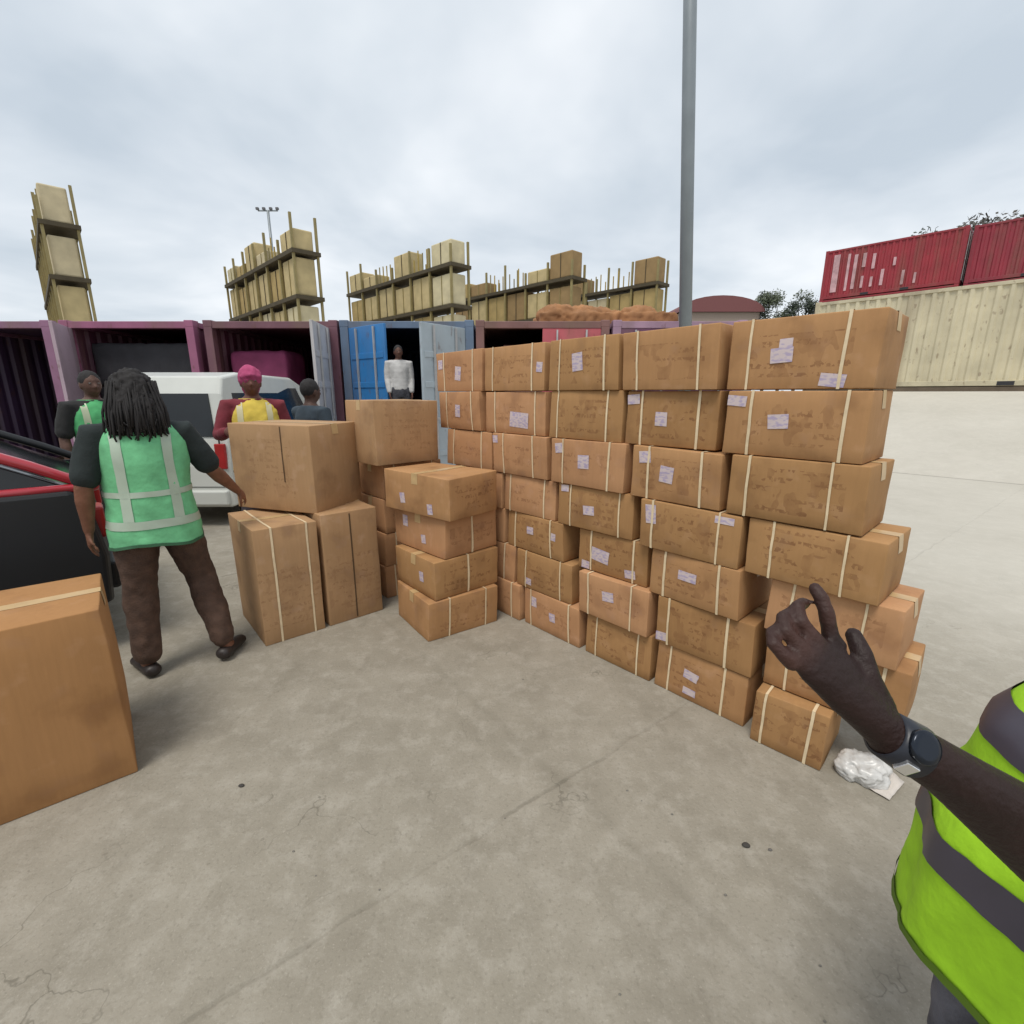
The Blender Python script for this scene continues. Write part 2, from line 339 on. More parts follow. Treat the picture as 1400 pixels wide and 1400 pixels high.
# ------------------------------------------------------------------ cartons
def carton(label, w, d, h, loc, az, mat_, straps=(.18, .82), labels=(), tape=True, bulge=.008, group=None, seed=None, tilt=0, flap=None, lab_col=None, name='cardboard_box', endlabels=(), front_anchor=True):
    """local frame: x along the face, -y is the face turned to the viewer, base at z=0. az = azimuth (deg) of the +x axis.
       loc is the left end of the face at its foot."""
    rnd = random.Random(seed if seed is not None else hash((round(w*1e4), round(loc[0]*1e4), round(loc[2]*1e4))) & 0xffff)
    a = R(az); ex = Vector((math.sin(a), math.cos(a), 0)); ey = Vector((-ex.y, ex.x, 0))
    c = Vector(loc) + ex*w/2 + ey*d/2
    t = thing(name, label, 'cardboard box', c, math.atan2(ex.y, ex.x), group)
    t.rotation_euler.x = tilt
    cr_ = [[(rnd.uniform(-1, 1)*.010, rnd.uniform(-1, 1)*.010, rnd.uniform(-1, .2)*.008) for _ in range(4)] for _ in (0, 1)]
    bl = [bulge*rnd.uniform(.2, 1.3) for _ in range(6)]
    hw, hd, hh = w/2, d/2, h/2; so_ = Vector((rnd.random()*50, rnd.random()*50, 0))
    def deform(p, off=0.0):      # p centred coords on the unrounded box surface
        x, y, z = p; u, v, s = x/hw, y/hd, z/hh
        q = Vector(p)
        ub, vb, sb = 1-u*u, 1-v*v, 1-s*s
        ub = max(ub, 0); vb = max(vb, 0); sb = max(sb, 0)
        if abs(u) > .97: q.x += math.copysign(bl[0 if u > 0 else 1]*vb*sb + off, u)
        if abs(v) > .97: q.y += math.copysign(bl[2 if v > 0 else 3]*ub*sb + off, v)
        if s > .97: q.z += -bl[4]*ub*vb*.25 + off
        k = noise.noise(q*5 + so_)*.0042 + noise.noise(q*16 + so_)*.0012
        q += Vector((math.copysign(k, u), math.copysign(k, v), 0))
        # corner crush
        for iz in (0, 1):
            wz = (1+s)/2 if iz else (1-s)/2
            for ic, (su, sv) in enumerate(((-1,-1),(1,-1),(1,1),(-1,1))):
                ww = max(0, (1+su*u)/2)*max(0, (1+sv*v)/2)*wz; cc = cr_[iz][ic]
                q += Vector(cc)*ww*(1 if iz else .4)*(ww > 0)
        q.z = max(q.z, -hh + .001)
        return q + Vector((0, 0, hh))
    rad = .006
    def line(hf, n):
        return [-hf, -hf+rad*.35, -hf+rad] + [-hf+rad+(2*hf-2*rad)*i/n for i in range(1, n)] + [hf-rad, hf-rad*.35, hf]
    X, Y, Z = line(hw, 7), line(hd, 5), line(hh, 5)
    bm = bmesh.new(); cache = {}
    def vert(x, y, z):
        k = (round(x, 5), round(y, 5), round(z, 5))
        if k not in cache:
            p = Vector((x, y, z)); cc = Vector((max(-hw+rad, min(hw-rad, x)), max(-hd+rad, min(hd-rad, y)), max(-hh+rad, min(hh-rad, z))))
            vv = p - cc
            if vv.length > rad: p = cc + vv.normalized()*rad
            q = deform((x, y, z)); q += (p - Vector((x, y, z)))
            cache[k] = bm.verts.new(q)
        return cache[k]
    def grid(A, B, f):
        for i in range(len(A)-1):
            for j in range(len(B)-1):
                try: bm.faces.new([vert(*f(A[i],B[j])), vert(*f(A[i+1],B[j])), vert(*f(A[i+1],B[j+1])), vert(*f(A[i],B[j+1]))])
                except ValueError: pass
    grid(X, Z, lambda p, q: (p, -hd, q)); grid(X, Z, lambda p, q: (p, hd, q))
    grid(Y, Z, lambda p, q: (-hw, p, q)); grid(Y, Z, lambda p, q: (hw, p, q))
    grid(X, Y, lambda p, q: (p, q, -hh)); grid(X, Y, lambda p, q: (p, q, hh))
    bmesh.ops.recalc_face_normals(bm, faces=bm.faces)
    me = bpy.data.meshes.new('carton'); bm.to_mesh(me); bm.free()
    for p in me.polygons: p.use_smooth = True
    link('carton', me, t, mat_)
    def ringstrip(x0, sw, off, axis='x', zlim=None):
        pth = []
        hb = hd if axis == 'x' else hw
        n = 8
        pth += [(-hb, -hh+2*hh*i/n) for i in range(n+1)]
        pth += [(-hb+2*hb*i/n, hh) for i in range(n+1)]
        pth += [(hb, hh-2*hh*i/n) for i in range(n+1)]
        mb = MB(); vs = []
        for side in (-1, 1):
            for (b_, z) in pth:
                xx = x0 + side*sw/2
                vs.append(deform((xx, b_, z) if axis == 'x' else (b_, xx, z), off))
        m = len(pth)
        # closed thin ribbon: give thickness toward the carton
        mb.add(vs, [(i, i+1, m+i+1, m+i) for i in range(m-1)])
        return mb
    for sx in straps:
        jit = rnd.uniform(-.012, .012)
        ringstrip(-hw + sx*w + jit, rnd.uniform(.009, .013), .0032).build('strap', STRAP, t)
    if tape:
        mb = MB(); xs = [-hw + w*i/8 for i in range(9)]
        vs = [deform((x, s*.03, hh), .0014) for s in (-1, 1) for x in xs]
        mb.add(vs, [(i, i+1, 10+i, 9+i) for i in range(8)])
        for sg in (-1, 1):
            zz = [hh - .07*i/3 for i in range(4)]
            vs = [deform((sg*hw, s*.03, z), .0014) for s in (-1, 1) for z in zz]
            mb.add(vs, [(i, i+1, 5+i, 4+i) for i in range(3)])
        mb.build('tape', TAPE, t)
    def lab(u, v, lw, lh, end):
        mb = MB(); rot = rnd.uniform(-.12, .12); n = 3; vs = []
        hf = hw if not end else hd
        for j in range(n+1):
            for i in range(n+1):
                a_ = (i/n-.5)*lw; b_ = (j/n-.5)*lh
                x = -hf + u*2*hf + a_*math.cos(rot) - b_*math.sin(rot); z = -hh + v*h + a_*math.sin(rot) + b_*math.cos(rot)
                x = max(-hf*.985, min(hf*.985, x)); z = max(-hh*.96, min(hh*.97, z))
                vs.append(deform((x, -hd, z), .0022) if not end else deform((-hw, -x, z), .0022))
        mb.add(vs, [(j*4+i, j*4+i+1, (j+1)*4+i+1, (j+1)*4+i) for j in range(3) for i in range(3)])
        mb.build('label', lab_col or LABEL, t)
    for q in labels: lab(*q, False)
    for q in endlabels: lab(*q, True)
    if flap:      # meeting edges of the outer flaps on the face: a thin dark gap with a raised edge
        fx, z0, z1 = flap
        mb = MB(); vs = [deform((-hw+fx*w+s*.004, -hd, -hh+h*(z0+(z1-z0)*i/4)), .003) for s in (-1, 1) for i in range(5)]
        mb.add(vs, [(i, 5+i, 6+i, 1+i) for i in range(4)]); mb.build('flap_gap', mat('gap', (.08, .045, .02), .9), t)
    return t

# wall of cartons: every row's left/right end (metres along the wall from its reference corner) and heights
Q0 = Vector((1.14, 2.04, 0))
along = Vector((-math.sin(R(-42.4)), -math.cos(R(-42.4)), 0)); back = Vector((-along.y, along.x, 0))
ZR = [1.615, 1.335, 1.06, .80, .545, .272, 0]; ZT = [1.905, 1.6145, 1.3345, 1.0595, .7995, .5445, .2715]
K_ = [(-2.56,-2.0),(-2.53,-2.01),(-2.44,-1.9),(-2.34,-1.79),(-2.3,-1.77),(-2.18,-1.66),(-2.12,-1.59)]
A_ = [(-1.98,-1.40),(-1.97,-1.39),(-1.87,-1.35),(-1.77,-1.29),(-1.74,-1.2),(-1.64,-1.13),(-1.56,-1.05)]
B_ = [(-1.36,-.84),(-1.35,-.81),(-1.32,-.77),(-1.26,-.71),(-1.1,-.61),(-1.05,-.56),(-1.01,-.54)]
C_ = [(-.82,-.3),(-.79,-.29),(-.73,-.23),(-.65,-.12),(-.58,-.09),(-.52,-.01),(-.51,-.015)]
D_ = [(-.27,.29),(-.25,.29),(-.20,.33),(-.09,.42),(.02,.51),(.04,.56),(.04,.34)]
LB = {'A0': [(.93,.5,.05,.06)], 'B0': [(.45,.55,.075,.10)], 'D0': [(.4,.48,.085,.06),(.42,.62,.05,.05),(.75,.12,.09,.05)],
      'D1': [(.08,.85,.09,.045),(.42,.55,.08,.06)], 'C1': [(.08,.85,.07,.05),(.42,.5,.065,.07)], 'C2': [(.16,.8,.07,.06),(.43,.52,.075,.085)],
      'C3': [(.12,.72,.06,.10),(.85,.88,.09,.035)], 'A1': [(.6,.35,.17,.10)], 'B2': [(.12,.8,.06,.06),(.48,.55,.08,.08)], 'A2': [(.06,.85,.05,.05)],
      'B3': [(.1,.9,.06,.04),(.45,.48,.08,.055)], 'A4': [(.45,.6,.06,.05),(.85,.6,.04,.05)], 'B4': [(.35,.45,.13,.08),(.12,.12,.06,.05),(.78,.2,.07,.05)],
      'B5': [(.45,.6,.08,.06)], 'C4': [(.45,.6,.10,.05)], 'C5': [(.06,.15,.08,.05)], 'C6': [(.42,.55,.08,.05),(.42,.2,.07,.04)],
      'A5': [(.25,.2,.05,.05)], 'A6': [(.2,.7,.05,.07),(.55,.5,.05,.06)], 'K0': [(.1,.7,.06,.07),(.5,.45,.07,.10)], 'K1': [(.5,.5,.06,.09)]}
ROWS = ['top row', 'second row down', 'third row down', 'fourth row down', 'fifth row down', 'sixth row down', 'bottom row']
COLS = {'K': 'farthest column', 'A': 'column next to farthest', 'B': 'middle column', 'C': 'column next to nearest', 'D': 'nearest column'}
def words(n): return ['no white label', 'one white label', 'two white labels', 'three white labels'][min(n, 3)]
for cname, sp in (('K', K_), ('A', A_), ('B', B_), ('C', C_), ('D', D_)):
    for i, (s0, s1) in enumerate(sp):
        rnd = random.Random(ord(cname)*31 + i)
        push = rnd.uniform(-.016, .016)
        if cname == 'D': push += (0, .0, .0, .0, .03, .05, -.06)[i]
        if cname in 'B' and i == 4: push += .03
        P = Q0 + along*s0 + back*push; P.z = ZR[i] + .001
        yaw = rnd.uniform(-1.3, 1.3) + (2.0 if cname == 'D' and i in (3,) else 0) + (-2 if cname == 'D' and i == 6 else 0)
        # azimuth of +x (towards the near end of the wall)
        labs = LB.get('%s%d' % (cname, i), [])
        m = CB[rnd.choice([0, 0, 1, 2])] if cname != 'K' else CB[1]
        carton('strapped carton, %s, %s, %s of the wall' % (words(len(labs)), ROWS[i], COLS[cname]),
               s1 - s0 - .006, .345 if cname == 'D' else .40, ZT[i] - ZR[i], P, 180 - 42.4 + yaw, m, straps=(.17 + rnd.uniform(-.03, .03), .80 + rnd.uniform(-.04, .04)),
               labels=labs, group='strapped cartons stacked in the long wall', seed=ord(cname)*100+i)

# corner stack in front of the far end
def corner_box(label, corner, azr, w, d, h, m, **k):      # near corner on the ground; azr = azimuth of the right-hand face
    return carton(label, w, d, h, corner, azr, m, **k)
G2 = 'cartons of the short corner stack'
corner_box('brown carton at the foot of the corner stack, strapped', (-.55, 2.90, .0), 55, .54, .50, .275, CB[0], straps=(.3, .82), group=G2, seed=1)
corner_box('brown carton second from the bottom of the corner stack', (-.50, 2.93, .277), 50, .52, .52, .265, CB[2], straps=(.5,), group=G2, seed=2, endlabels=[(.7, .5, .05, .07)])
corner_box('brown carton second from the top of the corner stack', (-.435, 2.99, .544), 45, .46, .58, .27, CB[1], straps=(.5,), group=G2, seed=3, endlabels=[(.25, .7, .06, .08), (.6, .35, .05, .06)])
corner_box('carton on top of the corner stack with its pale lid in the light', (-.39, 2.93, .816), 40, .44, .66, .275, CB[0], straps=(), group=G2, seed=4, endlabels=[(.3, .35, .05, .07), (.72, .2, .05, .07)])
G3_ = 'plain cartons behind the corner stack'
for i in range(4):
    carton('plain carton low behind the corner stack, %s' % ['on the ground', 'second up', 'third up', 'just under the wide upper carton'][i], .52, .42, .268, (-1.0 + .01*i, 3.60, .27*i + .001), 48, CB[1], group=G3_, seed=20+i)
G4 = 'large cartons left of the corner stack'
corner_box('tall brown carton standing left, strapped twice, lower left of the large ones', (-1.60, 2.85, 0), 48.5, .38, .60, .785, CB_BIG, straps=(.25, .85), group=G4, seed=31, bulge=.012)
corner_box('tall plain carton beside the corner stack, right of the strapped tall one', (-1.285, 3.13, 0), 48.5, .40, .60, .81, CB_BIG, straps=(), group=G4, seed=32, bulge=.014, flap=(.5, .02, .98))
carton('wide upper carton with an open flap seam, below the yellow vest', .70, .50, .60, (-1.99, 3.42, .80), 109, CB_BIG, straps=(), flap=(.66, .35, .98), group=G4, seed=33, bulge=.014)
carton('wide pale upper carton between two stacks, below the blue door', .52, .45, .46, (-.96, 3.42, 1.095), 47, CB_BIG, straps=(), group=G4, seed=34, bulge=.012)
# large near carton, cut by the left edge
nf = carton('large plain brown carton closest at the left edge, taped lid', .95, .52, .775, (-2.36, 1.16, 0), 50, CB_NEAR, straps=(), bulge=.014, seed=41)
# white sack under the near end of the wall
sk = MB(); P = Q0 + along*.47 + back*.10
for k in range(7): sk.ell((P.x+random.uniform(-.07,.07), P.y+random.uniform(-.05,.05), .05+random.uniform(-.02,.04)), (.07,.06,.06))
me = remeshed(sk, .008, 1, .014, 34)
for v in me.vertices: v.co.z = max(.002, v.co.z*.62)
tag(link('plastic_sack', me, None, mat('white_plastic', (.55,.54,.52), .3, .2, 30), True), 'crumpled whitish plastic sack on the ground at the near foot of the box wall', 'sack')

# ------------------------------------------------------------------ containers
def corr(mb, p0, p1, z0, z1, depth=.045, pitch=.28, nrm=None):
    p0, p1 = Vector(p0), Vector(p1); d = p1 - p0; Ln = d.length; d.normalize(); nrm = Vector(nrm)
    n = max(2, round(Ln/pitch)); st = Ln/n; pts = []
    for i in range(n):
        for f, o in ((0, 0), (.25, 0), (.42, -depth), (.83, -depth)):
            pts.append(p0 + d*(i+f)*st + nrm*o)
    pts.append(p1.copy())
    vs = [p + Vector((0, 0, z)) for z in (z0, z1) for p in pts]; m = len(pts)
    mb.add(vs, [(i, i+1, m+i+1, m+i) for i in range(m-1)])
POCKET_SHADE = mat('pocket_shade', (.03, .03, .035), .8)
RUB = mat('black_rubber', (.02, .02, .02), .6)
def container(label, L_, h, loc, az, col, group, open_front=False, doors=None, mark=None, W=2.438, inside=None, cname='', frame_col=None, shade_beam=False):
    """local: x 0..L along az, y 0..W, front (open) end at x=0."""
    a = R(az); ex = Vector((math.sin(a), math.cos(a), 0))
    t = thing('shipping_container', label, 'shipping container', loc, math.atan2(ex.y, ex.x), group)
    m = mat('paint_'+cname, col, .5, .18, 1.3, .1, 5, grime=.45); fm = mat('frame_'+cname, frame_col or tuple(c*.9 for c in col), .5, .15, 3, grime=.5)
    f = MB(); e_ = .15
    for x in (0, L_-e_):
        for y in (0, W-e_): f.box(x, x+e_, y, y+e_, .01, h-.01)
    for y in (0, W-e_):
        f.box(e_, L_-e_, y+.01, y+e_-.01, h-.12, h-.02); f.box(e_, L_-e_, y+.01, y+e_-.01, .02, .17)
    for x in (0, L_-e_):
        f.box(x+.01, x+e_-.01, e_, W-e_, h-.14, h-.02); f.box(x+.01, x+e_-.01, e_, W-e_, .02, .17)
    f.build('frame', fm, t, bevel=.008)
    for x in (-.003, L_-.175):
        for y in (-.003, W-.16):
            for z in (0, h-.118): cb = MB(); cb.box(x, x+.178, y, y+.163, z, z+.118); cb.build('corner_casting', fm, t, bevel=.01)
    s = MB(); corr(s, (e_, .02, 0), (L_-e_, .02, 0), .17, h-.12, nrm=(0, -1, 0))
    s2 = MB(); corr(s2, (e_, W-.02, 0), (L_-e_, W-.02, 0), .17, h-.12, nrm=(0, 1, 0))
    for q, nm in ((s, 'side_wall'), (s2, 'side_wall')): q.build(nm, m, t)
    q = MB(); corr(q, (L_-.03, e_, 0), (L_-.03, W-e_, 0), .17, h-.14, nrm=(1, 0, 0)); q.build('end_wall', m, t)
    rf = MB(); rf.box(e_*.5, L_-e_*.5, .06, W-.06, h-.06, h-.03); rf.build('roof', m, t)
    fl = MB(); fl.box(e_*.5, L_-e_*.5, .06, W-.06, .10, .14); fl.build('floor_board', mat('plywood', (.16, .09, .05), .8), t)
    for x in (L_/2-1.05, L_/2+.70): 
        for y in (-.004, W-.012): fp = MB(); fp.box(x, x+.36, y, y+.016, .03, .145); fp.build('fork_pocket', POCKET_SHADE, t)  # near-black plates paint the shade inside the pocket holes
    def leaf(y0, y1, M=None):
        d_ = MB(); wl = abs(y1-y0)
        d_.box(0, .05, 0, wl, .17, h-.14, M)
        lks = []
        for yy in (.25*wl, .75*wl):
            lk = MB(); lks.append(lk); lk.box(-.04, -.01, yy-.015, yy+.015, .2, h-.17, M); lk.box(-.05, -.005, yy-.06, yy+.06, 1.15, 1.19, M)
        for z in (.5, 1.1, 1.7, 2.2): d_.box(-.012, 0, .05, wl-.05, z, z+.1, M)
        return d_, lks
    if doors is None and not open_front: doors = [(0, None, None), (1, None, None)]
    for side, ang, dcol in (doors or []):
        wl = (W-.3)/2 if not open_front or True else 0
        if side == 0: M = Matrix.Translation((0.02, W-.15, 0)) @ Matrix.Rotation(R(-(ang or 0)), 4, 'Z') @ Matrix.Translation((0, -wl, 0))
        else: M = Matrix.Translation((0.02, .15, 0)) @ Matrix.Rotation(R(ang or 0), 4, 'Z')
        dm = mat('door_%s_%s' % (cname, side), dcol, .45, .15, 2, grime=.4) if dcol else m
        d_, lks = leaf(0, wl, M)
        do = d_.build('door', dm, t, bevel=.006); 
        for lk in lks: lk.build('lock_bar', mat('lock_steel', (.45,.45,.45), .4, metal=.3), do)
    if shade_beam:  # added dark brown beams stand in for the shadow line under the container
        for y in (.02, W-.27): q = MB(); q.box(-.05, L_+.05, y, y+.25, -.14, -.003); q.build('shade_beam', mat('under_shade_brown', (.13, .10, .07), .9, .2, 4), t)
    if mark:
        wm = mat('white_marking', (.55, .34, .36), .6, .3, 3, grime=.4)
        for (x, z, ww, hh_) in mark:
            q = MB(); q.box(x, x+ww, W-.022, W+.004, z, z+hh_); q.build('marking', wm, t)
    return t
GR = 'shipping containers standing in a row with open doors'
def front_row(x0, label, col, nm, doors, h=2.896, Ln=6.06, fc=None):
    # local y runs to the left when x points away from the camera
    return container(label, Ln, h, (x0+2.438, 9.33, 0), 0, col, GR, True, doors, cname=nm, frame_col=fc)
front_row(-10.86, 'dark purple container at the left end of the row, mostly cut off', (.07, .04, .09), 'c_a', [(0, 120, None)], fc=(.25, .12, .2))
front_row(-8.24, 'maroon framed container with a wide dark opening behind the green vest', (.16, .05, .09), 'c_b', [(0, 62, (.50, .38, .44))], fc=(.30, .10, .18))
front_row(-5.62, 'maroon container behind the yellow vest with its pale ribbed door swung out', (.13, .035, .06), 'c_c', [(1, 96, (.50, .49, .50))], fc=(.16, .07, .09))
front_row(-3.14, 'container with one bright blue and one grey door standing ajar', (.03, .07, .16), 'c_d', [(0, 40, (.03, .19, .47)), (1, 52, (.36, .42, .46))], fc=(.12, .17, .25))
front_row(-.66, 'brown container behind the box wall, black opening and red right door', (.16, .07, .06), 'c_e', [(1, 0, (.48, .10, .12))], fc=(.20, .10, .09))
front_row(1.84, 'dark purple container behind the box wall just left of the lamp post', (.16, .06, .12), 'c_f', [(0, 0, None), (1, 0, None)], fc=(.35, .22, .3))
# cargo seen in the openings
def bale(label, loc, size, col, nm, rz=0, n=5, cat='bale', name='cargo_bale', group=None):
    t = MB(); w, d, h = size
    t.box(-w/2, w/2, -d/2, d/2, .0, h)
    me = remeshed(t, max(.03, min(size)/14), 3, .02, 6)
    o = link(name, me, None, mat('bale_'+nm, col, .8, .2, 4), True); o.location = loc; o.rotation_euler.z = rz
    return tag(o, label, cat, group)
for k in range(3):  # black cargo enlarged and set forward to stand in for shade in the opening
    bale('long black wrapped bale darkening the opening, lying %s inside the maroon framed container' % ['lowest', 'in the middle', 'uppermost'][k], (-7.0, 10.25, .15+.80*k), (2.05, 1.2, .78), (.012+.012*k, .012+.012*k, .014+.014*k), 'blk%d' % k, group='black bales darkening the maroon framed container')
bale('magenta bundle inside the container behind the yellow vest', (-4.85, 10.1, .15), (1.1, .9, 2.25), (.20, .03, .09), 'mag')
bale('brown sacking bundle inside the black opening right of the grey door', (.35, 10.0, .15), (1.05, .8, 2.35), (.22, .11, .08), 'brn')
# orange covered load on the brown container
tp = MB(); tp.box(-1.35, 1.35, -.9, .9, 0, .25)
for k in range(9): tp.ell((random.uniform(-1.1, 1.1), random.uniform(-.6, .6), .22), (.45, .4, .22))
me = remeshed(tp, .035, 1, .05, 9); o = link('tarpaulin_load', me, None, mat('orange_tarp', (.30, .14, .055), .8, .4, 3, .5, 8), True); o.location = (1.9, 11.0, 2.9)
tag(o, 'rumpled orange brown tarpaulin load lying on top of the containers left of the lamp post', 'covered load')

BE = (.58, .52, .36)
GB = 'beige containers on the raised yard'
container('long beige corrugated container on the raised yard right of the box wall', 12.19, 2.896, yard(22.6, -5.9, PZ+.14), -42.3, BE, GB, cname='beige', shade_beam=True)
container('second beige container on the raised yard, past the right edge of the picture', 12.19, 2.896, yard(22.6, -18.3, PZ+.14), -42.3, BE, GB, cname='beige', shade_beam=True)
# red stack, three high
GRD = 'red containers stacked on the raised yard'
RD = (.30, .028, .04)
mk = [(5.30, .35, .30, 1.95), (4.80, .35, .12, 1.9), (4.45, .4, .16, 1.75), (4.05, 1.45, .16, .7), (4.05, .4, .12, .6), (3.62, 1.3, .14, .75), (3.62, .4, .12, .5), (3.15, .4, .14, .8), (2.70, 1.3, .12, .4), (2.25, .3, .12, .7), (1.75, .3, .10, .5)]
for k in range(3):
    container('red 20 foot container with white markings, %s of its stack behind the beige one' % ['lowest', 'middle', 'topmost'][k], 6.06, 2.59, yard(36.0, 4.25, PZ + 2.6*k), -42.3, RD, GRD, cname='red%d' % (k == 2), mark=mk if k == 2 else None)
for k in range(3):
    container('dull red container %s of the farther stack at the right edge' % ['lowest', 'in the middle', 'on top'][k], 6.06, 2.59, yard(36.3, -1.95, PZ + 2.6*k), -42.3, (.27, .028, .045), GRD, cname='red_b')

# ------------------------------------------------------------------ steel racks loaded with beige bales
RACK = mat('rack_steel', (.27, .22, .09), .6, .2, 2); DECK = mat('rack_deck', (.07, .055, .03), .8, .2, 3)
CARGO = [mat('cargo%d' % i, c, .85, .15, 2, .4, 3) for i, c in enumerate([(.52, .42, .22), (.56, .48, .31), (.42, .31, .13), (.50, .45, .38), (.30, .20, .09), (.60, .53, .34)])]
YEL = mat('rack_yellow', (.42, .30, .07), .6)
def rack(label, corner, length, seed, tone, az=-44, width=1.3, H_=10.6, tiers=5, topfill=.5, brown=0):
    rnd = random.Random(seed); a = R(az); ex = Vector((math.sin(a), math.cos(a), 0))
    t = thing('storage_rack', label, 'storage rack', (corner[0], corner[1], 0), math.atan2(ex.y, ex.x), 'tall steel racks loaded with beige bales')
    # local x runs away from the near corner; local y 0..-width is to the right/back
    th = H_/tiers; nb = max(3, round(length/2.05)); bw = length/nb
    for i in range(nb+1):
        for y in (0, -width): p = MB(); p.box(i*bw-.06, i*bw+.06, y-.06, y+.06, 0, H_ - .5 + rnd.uniform(-1.0, 0)); p.build('upright', RACK, t)
    for k in range(1, tiers):
        d = MB(); z = k*th; d.box(-.15, length+.15, -width-.12, .12, z-.2, z)
        d.build('deck', DECK, t)
    for k in range(tiers):
        z = k*th
        for i in range(nb):
            if k == tiers-1 and rnd.random() > topfill + (.5 if i == 0 else 0): 
                for j in range(4): q = MB(); q.box((i+.15+.22*j)*bw-.03, (i+.15+.22*j)*bw+.03, -.1, -.04, z, z+rnd.uniform(.6, 1.3)); q.build('stanchion', YEL if rnd.random() < .6 else RACK, t)
                continue
            hgt = (th-.22)*(rnd.uniform(.80, .95) if k < tiers-1 else rnd.uniform(.35, .8))
            q = MB(); g_ = .09
            q.box(i*bw+g_, (i+1)*bw-g_, -width+.15, -.1, z+.03, z+hgt)
            m = CARGO[4 if rnd.random() < brown else rnd.choice([0, 1, 0, 2, 5, 0, 2])]
            q.build('cargo_bale', m, t, bevel=.07)
            for j in (1,): q = MB(); q.box(i*bw+bw*j/2-.02, i*bw+bw*j/2+.02, -.105, -.06, z+.03, z+hgt-.05); q.build('batten', DECK if rnd.random() < .3 else RACK, t)
    return t
def polar(az, d): return (math.sin(R(az))*d, math.cos(R(az))*d)
rack('narrow looking yellowish rack standing alone at the far left above the maroon container', polar(-41.2, 33.5), 12.2, 1, 0, topfill=.8, H_=11.9)
rack('beige loaded rack rising above the maroon container near the small floodlight mast', polar(-22.4, 30.0), 12.2, 2, 0, topfill=.95, H_=11.2)
rack('rack with yellow stanchions above the blue container door', polar(-6.6, 31.0), 13.0, 3, 0, topfill=.5, H_=11.3)
rack('rack loaded partly with brown bales above the brown container', polar(6.5, 34.0), 12.5, 4, 0, topfill=.45, H_=11.2, brown=.45)
rack('rack with pale bales just left of the grey lamp post', polar(15.5, 37.5), 12.2, 5, 0, topfill=.4, H_=11.4, brown=.2)

# ------------------------------------------------------------------ lamp posts and masts
ST = mat('galvanised', (.24, .27, .29), .45, .1, 3, metal=.25)
def lamp(label, x, y, h, r_, name='lamp_post', head=.9, group=None, z=0):
    t = thing(name, label, 'lamp post', (x, y, z), 0, group)
    p = MB(); p.tube([(0, 0, 0), (0, 0, h*.5), (0, 0, h)], [r_, r_*.93, r_*.8], 20, cap=False); p.build('pole', ST, t, True)
    b = MB(); b.box(-r_*1.9, r_*1.9, -r_*1.9, r_*1.9, 0, .03)
    for sx in (-1, 1):
        b.add([(sx*r_*1.7, -.01, .03), (sx*r_*.9, -.01, .03), (sx*r_*.9, -.01, .35), (sx*r_*1.7, .01, .03), (sx*r_*.9, .01, .03), (sx*r_*.9, .01, .35)], [(0,1,2),(3,5,4),(0,2,5,3),(0,3,4,1),(1,4,5,2)])
    b.build('base_plate', ST, t)
    a_ = MB(); a_.box(-head, head, -.06, .06, h-.1, h); a_.build('crossbar', ST, t)
    for sx in (-1, -.35, .35, 1):
        q = MB(); q.box(sx*head-.14, sx*head+.14, -.22, .02, h, h+.22); q.build('floodlight', mat('lamp_body', (.12, .12, .13), .5), t, bevel=.02)
    return t
lp = lamp('tall grey steel lamp post rising behind the box wall to the top of the picture', 3.18, 8.85, 13.0, .108); lp.rotation_euler.y = R(-4.0)
GM = 'thin floodlight masts in the distance'
for lb, az, d, h in (('small floodlight mast above the beige rack left of centre', -24.3, 60, 19.6, ), ):
    x, y = polar(az, d); lamp(lb, x, y, h, .16, 'floodlight_mast', 1.0, GM)

# ------------------------------------------------------------------ warehouse with curved roof, trees
wh = thing('warehouse', 'distant shed with a curved maroon roof right of the lamp post', 'warehouse', (*polar(20.2, 95), 0), R(0))
q = MB(); q.box(-6.2, 6.2, -8, 8, 0, 14.0); q.build('wall', mat('shed_wall', (.30, .24, .2), .8), wh)
q = MB(); n_ = 14
for s_ in range(n_):
    a_, b_ = PI*s_/n_, PI*(s_+1)/n_
    x0, z0, x1, z1 = -6.7*math.cos(a_), 14+2.4*math.sin(a_), -6.7*math.cos(b_), 14+2.4*math.sin(b_)
    q.add([(x0,-8.5,z0),(x1,-8.5,z1),(x1,8.5,z1),(x0,8.5,z0),(x0,-8.5,14),(x1,-8.5,14),(x1,8.5,14),(x0,8.5,14)], [(0,1,2,3),(0,4,5,1),(3,2,6,7)])
q.build('roof', mat('maroon_roof', (.17, .06, .06), .7), wh)
LEAF = [mat('leaf%d' % i, c, .7, .3, .5, obj_var=.1) for i, c in enumerate([(.035, .05, .03), (.06, .075, .04), (.05, .045, .035)])]
BARK = mat('bark', (.10, .08, .06), .9, .2, 3)
